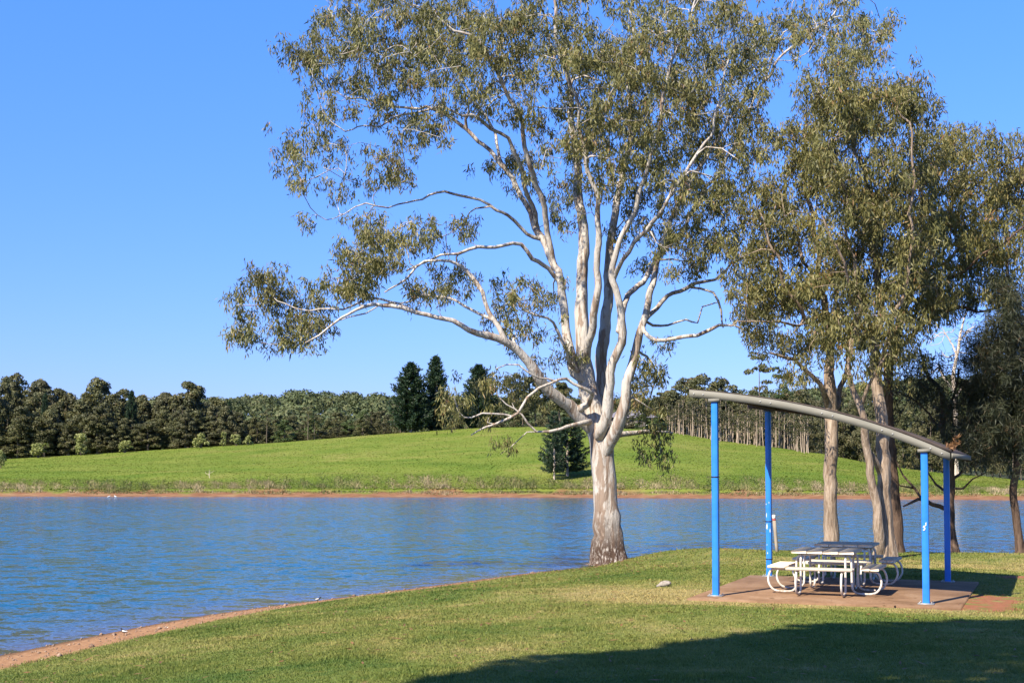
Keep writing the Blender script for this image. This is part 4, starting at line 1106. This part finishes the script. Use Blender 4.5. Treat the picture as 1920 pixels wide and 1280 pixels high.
# bare pale tree at the right, and the bare sapling on the pasture
def bare_tree(name, label, rows_list, depth, mat, seedpts, tip):
    px, py = rows_list[0][0][:2]
    b = W(px, py, depth)
    root = empty(name, b, label, 'tree')
    T = Tree()
    for k, rows in enumerate(rows_list):
        pts = []
        for x, y, w, dy in rows:
            p = W(x, y, depth + dy); pts.append((p[0], p[1], p[2], w * .5 * depth / F))
        T.path(np.array(pts), (('trunk' if k == 0 else 'limb'), k), step=.5)
    if seedpts: T.grow(sample_blobs(seedpts, .02, depth, lambda x, y: (0, 2.0)), .6, tip=tip)
    T.radii(tip=tip)
    for (nm, k), mb in T.meshes().items(): mb.part(nm, mat, root, smooth=True, world=True)
    return root
DB = 172
bare_tree('bare_tree', 'bleached leafless tree showing pale against the sky in the right gap', [
    [(1793, 892, 10, 0), (1792, 820, 9, 0), (1790, 740, 8, 0), (1788, 700, 7, 0), (1797, 655, 6, 0), (1802, 620, 4, .5), (1812, 585, 2, .5)],
    [(1790, 740, 5, 0), (1775, 715, 4, -1), (1762, 695, 3, -1)], [(1795, 668, 4, 0), (1782, 640, 3, 1), (1768, 620, 2, 1)],
    [(1792, 745, 4, 0), (1806, 725, 4, 1), (1822, 712, 2, 1)], [(1799, 640, 3, 0), (1815, 620, 2, -1), (1826, 612, 2, -1)]],
    DB, M['bark_bleached'], [(1765, 640, 22, 40), (1800, 610, 28, 30), (1825, 640, 14, 40), (1755, 700, 20, 20)], .035)
sp = far_point(393, 163); sy = HZ - (sp[2] - EYE) / 163 * F
bare_tree('bare_sapling', 'small nearly leafless sapling alone on the far pasture', [
    [(393, sy + 1, 1.3, 0), (392, sy - 8, 1.0, .2), (394, sy - 16, .6, 0)], [(393, sy - 5, .8, 0), (386, sy - 11, .5, .4)], [(393, sy - 9, .6, 0), (402, sy - 12, .4, -.4)]],
    163, M['bark_bleached'], [(390, sy - 13, 10, 5), (401, sy - 14, 9, 4)], .01)

# the far wood on the hills: one mass
n = 3200
px = RNG.uniform(-500, 2400, n); D = np.concatenate([RNG.uniform(300, 690, 2200), RNG.uniform(570, 680, 1000)])
Z = hill_z(px, D); X = (px - 960) / F * D
rad = RNG.uniform(2.6, 5.2, n)
V, Fc, v = lump_cloud(np.column_stack([X, D, Z + 3.5 + RNG.uniform(0, 4.5, n)]), rad, 160, 1.15, .5, .85)
tag(link('forest', np_mesh('forest', V, Fc, M['leaf_hill'], v)), 'distant wood covering the low hills behind the pasture', 'forest', kind='stuff')

# far farmhouse glimpsed between the pale gum and the grove
def house(label, px, D, w, d, h, ywall):
    x, y, z = far_point(px, D)
    r = empty('farm_house', (x, y, z), label, 'house', None, .15)
    mb = MB(); mb.box((0, 0, h / 2 + .3), (w, d, h + .6)); mb.part('wall', M['wall'], r)
    mb = MB(); o = .5
    a = [(-w / 2 - o, -d / 2 - o, h + .6), (w / 2 + o, -d / 2 - o, h + .6), (w / 2 + o, d / 2 + o, h + .6), (-w / 2 - o, d / 2 + o, h + .6), (-w / 2 + 1.5, 0, h + 2.2), (w / 2 - 1.5, 0, h + 2.2)]
    mb.add(a, [[0, 1, 5, 4], [2, 3, 4, 5], [1, 2, 5, 5], [3, 0, 4, 4], [0, 3, 2, 1]])
    V = np.vstack(mb.V); bmq = [[0, 1, 5, 4], [2, 3, 4, 5], [0, 3, 2, 1]]
    me = bpy.data.meshes.new('roof'); me.from_pydata([tuple(q) for q in V], [], bmq + [[1, 2, 5], [3, 0, 4]]); me.materials.append(M['roof'])
    link('roof', me, r)
    for k in (-.3, 0, .3):
        mb = MB(); mb.box((k * w, -d / 2 - .03, h * .62), (1.1, .06, 1.1)); mb.part('window', M['glass'], r)
house('farm house with grey roof mostly hidden behind the slender grove', 1345, 276, 9, 7, 7.2, 0)
house('pale farm house glimpsed right behind the fork of the pale gum', 1185, 268, 9, 6, 3.0, 0)

# ------------------------------------------------------------------ the shelter
slab_root = MB()
corners = [(-.35, -.55), (3.88, -.42), (3.88, 4.62), (-.42, 4.5)]
zt, zl = SLAB_Z, SLAB_Z - .16
sv = [shel(u, v, zl) for u, v in corners] + [shel(u, v, zt - .012) for u, v in corners]
cin = np.mean(corners, 0)
sv += [shel(*(np.array(c) + (cin - np.array(c)) * .006), zt) for c in corners]
fq = [[0, 1, 5, 4], [1, 2, 6, 5], [2, 3, 7, 6], [3, 0, 4, 7], [4, 5, 9, 8], [5, 6, 10, 9], [6, 7, 11, 10], [7, 4, 8, 11], [8, 9, 10, 11]]
tag(link('pavement', np_mesh('pavement', sv, fq, M['slab'])), 'red stained concrete slab under the picnic shelter', 'slab', kind='structure')

rotS = math.atan2(SU[1], SU[0])
sroot = empty('picnic_shelter', (SO[0], SO[1], SLAB_Z), 'open picnic shelter with four blue posts and a curved roof', 'shelter', None, rotS)
# local frame: x = u, y = v, z above the slab
TOP = [(-.42, 3.445), (0, 3.386), (1.0, 3.25), (2.0, 3.005), (3.0, 2.68), (3.35, 2.535), (3.78, 2.335)]
us = np.linspace(-.42, 3.74, 30)
_q = np.polyfit([a for a, b in TOP], [b for a, b in TOP], 3)
def ztop(u): return np.polyval(_q, u)
BT = .12
PW = .104
def post(u, v, h, label=None):
    mb = MB(); b = .005; hw = PW / 2
    prof = [(-hw + b, -hw), (hw - b, -hw), (hw, -hw + b), (hw, hw - b), (hw - b, hw), (-hw + b, hw), (-hw, hw - b), (-hw, -hw + b)]
    V = [(x, y, .016) for x, y in prof] + [(x, y, h) for x, y in prof]
    mb.add(V, [[k, (k + 1) % 8, 8 + (k + 1) % 8, 8 + k] for k in range(8)])
    mb.add(V[8:], [[0, 1, 2, 3], [0, 3, 4, 7], [4, 5, 6, 7]])
    me = mb.mesh('post', M['blue']); o = link('post', me, sroot, (u, v, 0))
    if label: o['label'] = label
    pl = MB(); pl.box((0, 0, .008), (.24, .24, .016)); pl.part('base_plate', M['galv'], o)
    for sx in (-1, 1):
        for sy in (-1, 1):
            bt = MB(); bt.tube([(sx * .09, sy * .09, .016), (sx * .09, sy * .09, .04)], .011, 6); bt.part('anchor_bolt', M['galv'], o)
    return o
def tie(o, z, tail):
    mb = MB(); h = PW / 2 + .004
    for c, s in (((0, -h, z), (PW + .016, .008, .016)), ((0, h, z), (PW + .016, .008, .016)), ((-h, 0, z), (.008, PW, .016)), ((h, 0, z), (.008, PW, .016))): mb.box(c, s)
    if tail: mb.tube([(-h, -h, z), (-h - .03, -h - .03, z + .004), (-h - .06, -h - .02, z - .01)], .004, 5)
    mb.part('cable_tie', M['tie'], o)
def chips(o, items):
    for k, (x, z, w, h) in enumerate(items):
        rs = np.random.default_rng(k + 3); mb = MB()
        n = 10; a = np.arange(n) * TAU / n; r = rs.uniform(.6, 1.2, n)
        y0 = -PW / 2 - .0015
        V = [(x + np.clip(w / 2 * r[i] * math.cos(a[i]), -w, w), y0, z + h / 2 * r[i] * math.sin(a[i])) for i in range(n)]
        V += [(vx, y0 + .0035, vz) for vx, _, vz in V] + [(x, y0, z)]
        Fq = [[i, (i + 1) % n, n + (i + 1) % n, n + i] for i in range(n)]
        me = bpy.data.meshes.new('paint_chip'); me.from_pydata(V, [], Fq + [list(range(n))[::-1]]); me.materials.append(M['chip'])
        link('paint_chip', me, o)
p1 = post(0, 0, float(ztop(0)) - BT - .03); tie(p1, 1.98, True)
p2 = post(0, SD, float(ztop(0)) - BT - .03, 'blue post with chipped paint and black ties'); tie(p2, 1.08, True); tie(p2, .34, False)
chips(p2, [(-.035, 1.20, .018, .10), (-.03, .98, .026, .13), (.03, .90, .014, .10), (-.04, 1.42, .012, .03), (.015, 1.45, .01, .04), (-.03, .62, .01, .03), (-.02, .46, .014, .04)])
p3 = post(SW, 0, float(ztop(SW)) - BT - .03, 'blue post with a white painted squiggle'); 
mb = MB(); q = [(-.03, 1.11), (-.012, 1.10), (0, 1.125), (-.012, 1.15), (-.028, 1.145), (-.018, 1.165), (.006, 1.17), (.02, 1.19), (.012, 1.215), (.03, 1.222)]
mb.tube([(x, -PW / 2 - .001, z + .05) for x, z in q], [.009, .013, .013, .012, .009, .009, .008, .009, .008, .005], 6); mb.part('graffiti', M['chip'], p3)
p4 = post(SW, SD, float(ztop(SW)) - BT - .03)

def curved_beam(v, thick=.055):
    mb = MB(); V = []
    for u in us:
        z = float(ztop(u))
        V += [(u, v - thick / 2, z - BT), (u, v + thick / 2, z - BT), (u, v + thick / 2, z + .003), (u, v - thick / 2, z + .003)]
    Fq = []
    for k in range(len(us) - 1):
        a, b = 4 * k, 4 * k + 4
        Fq += [[a + i, a + (i + 1) % 4, b + (i + 1) % 4, b + i] for i in range(4)]
    e = 4 * (len(us) - 1); Fq += [[3, 2, 1, 0], [e, e + 1, e + 2, e + 3]]
    mb.add(V, Fq)
    return mb.part('roof_beam', M['beam'], sroot)
fb = curved_beam(-.045); bb = curved_beam(SD + .045); bb.data.materials[0] = M['sheet']  # rear beam coloured dark like the sheet, painting in the shade under the roof
for u in (-.34, -.18, .78, .95, 1.78, 1.95, 2.72, 2.88, 3.45, 3.62):
    z = float(ztop(u)) - BT * .5
    mb = MB(); y0 = -.045 - .0275
    mb.tube([(u, y0 + .004, z), (u, y0 - .008, z), (u, y0 - .012, z)], [.014, .014, .008], 8); mb.part('bolt', M['galv'], fb, smooth=True)
for u, v in ((0, -.045), (0, SD + .045), (SW, -.045), (SW, SD + .045)):
    z = float(ztop(u)) - BT
    mb = MB(); mb.box((u, v, z - .018), (.19, .075, .05)); mb.part('bracket', M['beam'], sroot)
for u in (.15, 1.0, 1.85, 2.7, 3.5):
    z = float(ztop(u)) - .06
    mb = MB(); mb.box((u, SD / 2, z), (.05, SD - .02, .09)); mb.part('purlin', M['sheet'], sroot)  # purlins also take the dark sheet colour as painted soffit shade
# corrugated sheet
vs = np.linspace(-.012, SD + .012, 150); uu = np.linspace(-.43, 3.76, 26)
UU, VV = np.meshgrid(uu, vs); ZZ = ztop(UU) + .010 + .006 * np.sin(VV * TAU / .19)
idx = np.arange(UU.size).reshape(UU.shape)
FQ = np.stack([idx[:-1, :-1], idx[:-1, 1:], idx[1:, 1:], idx[1:, :-1]], -1).reshape(-1, 4)
me = np_mesh('roof_sheet', np.stack([UU, VV, ZZ], -1).reshape(-1, 3), FQ, M['sheet'], smooth=True)
o = link('roof_sheet', me, sroot); md = o.modifiers.new('thickness', 'SOLIDIFY'); md.thickness = .012; md.offset = 0
# capping along the front edge and gutter lip at the low end
mb = MB(); V = []
for u in uu:
    z = float(ztop(u)) + .0055; hq = .012 + .045 * ((u + .45) / 4.3) ** 1.6
    V += [(u, -.072, z), (u, -.018, z), (u, -.018, z + hq), (u, -.072, z + hq)]
Fq = []
for k in range(len(uu) - 1):
    a, b = 4 * k, 4 * k + 4; Fq += [[a + i, a + (i + 1) % 4, b + (i + 1) % 4, b + i] for i in range(4)]
e = 4 * (len(uu) - 1); Fq += [[3, 2, 1, 0], [e, e + 1, e + 2, e + 3]]
mb.add(V, Fq); mb.part('roof_capping', M['sheet'], sroot)
mb = MB(); z = float(ztop(3.76)); mb.box((3.775, SD / 2, z - .03), (.026, SD + .16, .08)); mb.part('roof_edge', M['beam'], sroot)

# ------------------------------------------------------------------ picnic tables
def bent_tube(off):
    """One bent tube: under the top, down, out along the ground and curling up under the seat. r outwards, z up."""
    pts = [(.12, .664), (.33, .664), (.40, .65), (.445, .60), (.455, .55), (.46, .2), (.475, .10), (.53, .045), (.62, .032), (.76, .032), (.855, .06), (.915, .13), (.94, .22), (.925, .31), (.885, .385), (.82, .405), (.66, .405)]
    P = smooth_path([(r, off, z) for r, z in pts], .03)
    return P
def make_table(label):
    root = empty('picnic_table', (0, 0, 0), label, 'picnic table', 'picnic tables under the shelter')
    mb = MB()
    for k in range(4): mb.bevbox((0, 0, 0), (1.04, .25, .045))
    # planks run front to back
    mb = MB()
    for k in range(4):
        t_ = MB(); t_.bevbox((0, 0, 0), (1.04, .252, .045)); Vv = t_.V[0][:, [1, 0, 2]] + np.array([(k - 1.5) * .26, 0, .712])
        mb.add(Vv, t_.F[0][:, ::-1])
    mb.part('tabletop', M['plank'], root)
    for k in range(4):
        a = k * math.pi / 2; Rm = np.array([[math.cos(a), -math.sin(a), 0], [math.sin(a), math.cos(a), 0], [0, 0, 1]])
        seat = MB()
        for j in (0, 1):
            t_ = MB(); t_.bevbox((0, 0, 0), (1.08, .142, .042)); Vv = t_.V[0][:, [1, 0, 2]] + np.array([.70 + j * .148, 0, .45])
            seat.add(Vv @ Rm.T, t_.F[0][:, ::-1])
        seat.part('seat', M['plank'], root)
        for off in (-.37, .37):
            mb = MB(); mb.tube(bent_tube(off) @ Rm.T, .0185, 10); lg = mb.part('leg', M['tube'], root, smooth=True)
    mb = MB(); mb.box((0, -.3, .676), (.9, .05, .025)); mb.box((0, .3, .676), (.9, .05, .025)); mb.part('cross_bar', M['galv'], root)
    return root
t1 = make_table('aluminium picnic table with four bench seats, nearer the camera')
t1.location = (5.40, 22.28, SLAB_Z + .001); t1.rotation_euler = (0, 0, rotS)
t2 = copy_tree(t1, (6.24, 24.2, SLAB_Z + .001), rotz=rotS)
t2['label'] = 'aluminium picnic table with four bench seats, farther back and partly hidden'

# dry sprig caught on the low roof corner
b = shel(3.74, .25, SLAB_Z + float(ztop(3.74)) + .03)
spg = empty('dry_sprig', b, 'rusty dead leaf sprig caught on the low corner of the shelter roof', 'sprig')
c = np.array([(.0, 0, .05), (.04, .02, .14), (.1, .02, .22), (.02, -.02, .1), (.14, 0, .3)])
(V, Fc), v = clump_leaves(c, 30, .045, .13, .03, -.4, 3)
link('leaf', np_mesh('leaf', V, Fc, M['dead_leaf'], v), spg); spg.scale = (.62, .62, .62)
mb = MB(); mb.tube([(-.03, 0, -.02), (.05, 0, .14), (.15, 0, .31)], [.008, .006, .003], 5); mb.part('stem', M['bark_dark'], spg)

# leaning marker post by the water
x, y = (1456 - 960) / F * 34.4, 34.4
z = float(ground_z(x, y))
pr = empty('marker_post', (x, y, z), 'thin leaning wooden post with white and red bands by the water', 'post')
topv = W(1450.5, 964, 34.4) - np.array([x, y, z])
A = np.array([0, 0, -.15]); 
def seg(s0, s1, r, nm, mat):
    mb = MB(); mb.tube([A + (topv - A) * s for s in np.linspace(s0, s1, 4)], r, 10); mb.part(nm, mat, pr, smooth=True)
seg(0, .87, .045, 'shaft', M['post']); seg(.862, .905, .047, 'red_band', M['post_red']); seg(.903, .985, .048, 'white_band', M['post_white']); seg(.983, 1.0, .04, 'cap', M['post'])

# stone lying in the dry grass
x, y = (1243 - 960) / F * 24.2, 24.2
bm = []
nseg, nring = 14, 8
rs = np.random.default_rng(5)
V = [];  
for i in range(nring + 1):
    th = math.pi * i / nring
    for j in range(nseg):
        ph = TAU * j / nseg; r = 1 + .16 * math.sin(3 * ph + 2 * th) + .1 * math.sin(5 * ph - th)
        V.append((.13 * r * math.sin(th) * math.cos(ph), .09 * r * math.sin(th) * math.sin(ph), .055 * math.cos(th) * r + .03 * math.sin(th) * math.cos(ph)))
Fq = [[i * nseg + j, i * nseg + (j + 1) % nseg, (i + 1) * nseg + (j + 1) % nseg, (i + 1) * nseg + j] for i in range(nring) for j in range(nseg)]
o = link('stone', np_mesh('stone', V, np.array(Fq)[:, ::-1], M['stone'], smooth=True), None, (x, y, float(ground_z(x, y)) + .04))
tag(o, 'flat grey stone lying in dry grass left of the slab', 'stone')

# fallen leaves and bark on the lawn, thickest under the pale gum
n = 2600
ax = np.concatenate([RNG.normal(1.5, 3.2, 1100), RNG.uniform(-7, 10, n - 1100)]); ay = np.concatenate([RNG.normal(33.5, 3.0, 1100), RNG.uniform(11, 34, n - 1100)])
dd = shore_dist(ax, ay); k = dd > .25; ax, ay, dd = ax[k], ay[k], dd[k]; n = len(ax)
az = ground_z(ax, ay, dd) + .03 * (dd > 1.2) + .012
rel = np.stack([ax - SO[0], ay - SO[1]], -1); uu_ = rel @ SU; vv_ = rel @ SV
on = (uu_ > -.3) & (uu_ < 3.8) & (vv_ > -.4) & (vv_ < 4.5); az = np.where(on, SLAB_Z + .006, az)
th = RNG.uniform(0, TAU, n); Dl = np.stack([np.cos(th), np.sin(th), RNG.normal(0, .12, n)], -1); Sl = np.stack([-np.sin(th), np.cos(th), RNG.normal(0, .2, n)], -1)
V, Fc = leaf_quads(np.stack([ax, ay, az], -1), Dl, Sl, RNG.uniform(.05, .16, n) * (1 + 1.2 * (RNG.random(n) > .95)), RNG.uniform(.012, .035, n))
tag(link('fallen_leaves', np_mesh('fallen_leaves', V, Fc, M['dead_leaf'], RNG.random(n))), 'dry brown leaves and bark strips scattered over the lawn', 'fallen leaves', kind='stuff')

n = 5200
ax = RNG.uniform(-9.5, 2.5, n); ay = RNG.uniform(16, 41, n); dd = shore_dist(ax, ay)
k = (dd > .02) & (dd < (1.9 - .95 * sstep(-8, 1, ax)) * (1 - .6 * sstep(2, 6, ax)) + RNG.normal(0, .15, n)); ax, ay, dd = ax[k], ay[k], dd[k]; n = len(ax)
r = RNG.uniform(.008, .028, n) * (1 + 1.3 * (RNG.random(n) > .95)); c = np.stack([ax, ay, ground_z(ax, ay, dd) + r * .25], -1)
O = np.array([[1, 0, 0], [0, 1, 0], [-1, 0, 0], [0, -1, 0], [0, 0, .7], [0, 0, -.7]], float)
V = (c[:, None] + O[None] * r[:, None, None] * RNG.uniform(.6, 1.3, (n, 6, 1))).reshape(-1, 3)
Ft = np.array([[0, 1, 4], [1, 2, 4], [2, 3, 4], [3, 0, 4], [1, 0, 5], [2, 1, 5], [3, 2, 5], [0, 3, 5]])
tag(link('pebbles', np_mesh('pebbles', V, (np.arange(n)[:, None, None] * 6 + Ft[None]).reshape(-1, 3), M['pebble'])), 'reddish pebbles and grit strewn along the narrow beach', 'pebbles', kind='stuff')

# ------------------------------------------------------------------ birds
def bird(label, loc, size, rot, mats, legs=True, group=None):
    r = empty('bird', loc, label, 'bird', group, rot); s = size
    mb = MB()
    prof = [(-.62, .50, .015), (-.45, .52, .05), (-.25, .56, .15), (0, .6, .2), (.2, .66, .18), (.32, .76, .12), (.38, .86, .095), (.44, .93, .105), (.52, .95, .07), (.58, .94, .03), (.70, .92, .008)]
    P = smooth_path([(x, 0, z, q) for x, z, q in prof], .05) * s
    if not legs: P[:, 2] -= .5 * s
    mb.tube(P[:, :3], P[:, 3], 12); mb.part('body', mats[0], r, smooth=True)
    for sg in (-1, 1):
        w = MB(); Q = smooth_path([(-.5, sg * .06, .56, .02), (-.25, sg * .14, .6, .09), (0, sg * .17, .64, .1), (.18, sg * .14, .68, .05)], .05) * s
        if not legs: Q[:, 2] -= .5 * s
        w.tube(Q[:, :3], Q[:, 3], 8); w.part('wing', mats[1], r, smooth=True)
        if legs:
            l = MB(); l.tube([(-.02 * s, sg * .08 * s, .45 * s), (-.05 * s, sg * .08 * s, .2 * s), (0, sg * .08 * s, 0), (.09 * s, sg * .08 * s, .005)], .018 * s, 5); l.part('leg', M['black'], r)
def on_beach(px, y):
    x = (px - 960) / F * y
    return (x, y, float(ground_z(x, y)) - .004)
bird('small dark bird with pale wings standing on the beach, nearer the left corner', on_beach(237, 23.0), .13, 2.8, (M['black'], M['white']))
bird('small black and white bird at the water edge, further along the beach', on_beach(598, 28.9), .12, .3, (M['black'], M['white']))
D0a = float(far_params(205)[0])
bird('white water bird floating off the far shore, left of the two', ((205 - 960) / F * (D0a - 3), D0a - 3, .02), .3, .4, (M['white'], M['white']), False)
bird('white water bird floating off the far shore, right of the two', ((218 - 960) / F * (D0a - 2), D0a - 2, .02), .3, 2.9, (M['white'], M['white']), False)

# ------------------------------------------------------------------ light
w = bpy.data.worlds.new('World'); SC.world = w; w.use_nodes = True
nt = w.node_tree; nt.nodes.clear()
sky = nt.nodes.new('ShaderNodeTexSky'); sky.sky_type = 'NISHITA'; sky.sun_disc = False
sky.sun_elevation = SUN_EL; sky.sun_rotation = math.atan2(-SUN_H[0], -SUN_H[1]) % TAU
sky.altitude = 100; sky.air_density = 1.0; sky.dust_density = .3; sky.ozone_density = 3.0
bg = nt.nodes.new('ShaderNodeBackground'); bg.inputs['Strength'].default_value = .093
wo = nt.nodes.new('ShaderNodeOutputWorld')
mx = nt.nodes.new('ShaderNodeMix'); mx.data_type = 'RGBA'; mx.blend_type = 'MULTIPLY'; mx.inputs[0].default_value = 1
mx.inputs[7].default_value = (.425, .745, 1.30, 1)
tc = nt.nodes.new('ShaderNodeTexCoord'); sxyz = nt.nodes.new('ShaderNodeSeparateXYZ'); nt.links.new(tc.outputs['Generated'], sxyz.inputs[0])
rp = nt.nodes.new('ShaderNodeValToRGB'); rp.color_ramp.elements[0].color = (.88, .56, .62, 1); rp.color_ramp.elements[0].position = 0
rp.color_ramp.elements[1].color = (1, 1, 1, 1); rp.color_ramp.elements[1].position = .36
nt.links.new(sxyz.outputs['Z'], rp.inputs['Fac'])
mx2 = nt.nodes.new('ShaderNodeMix'); mx2.data_type = 'RGBA'; mx2.blend_type = 'MULTIPLY'; mx2.inputs[0].default_value = 1
nt.links.new(sky.outputs[0], mx.inputs[6]); nt.links.new(mx.outputs[2], mx2.inputs[6]); nt.links.new(rp.outputs['Color'], mx2.inputs[7])
nt.links.new(mx2.outputs[2], bg.inputs['Color']); nt.links.new(bg.outputs[0], wo.inputs['Surface'])
sl = bpy.data.lights.new('sun', 'SUN'); sl.energy = 5.0; sl.angle = math.radians(.53); sl.color = (1, .91, .76)
so = bpy.data.objects.new('sun', sl); COL.objects.link(so); so.location = (-30, -30, 60)
d = Vector((SUN_H[0] * math.cos(SUN_EL), SUN_H[1] * math.cos(SUN_EL), -math.sin(SUN_EL)))
so.rotation_euler = d.to_track_quat('-Z', 'Y').to_euler()

SC.view_settings.view_transform = 'Standard'; SC.view_settings.look = 'None'
SC.view_settings.exposure = 1.3; SC.view_settings.gamma = 1.0
SC.cycles.max_bounces = 5; SC.cycles.diffuse_bounces = 2; SC.cycles.glossy_bounces = 3; SC.cycles.transmission_bounces = 2
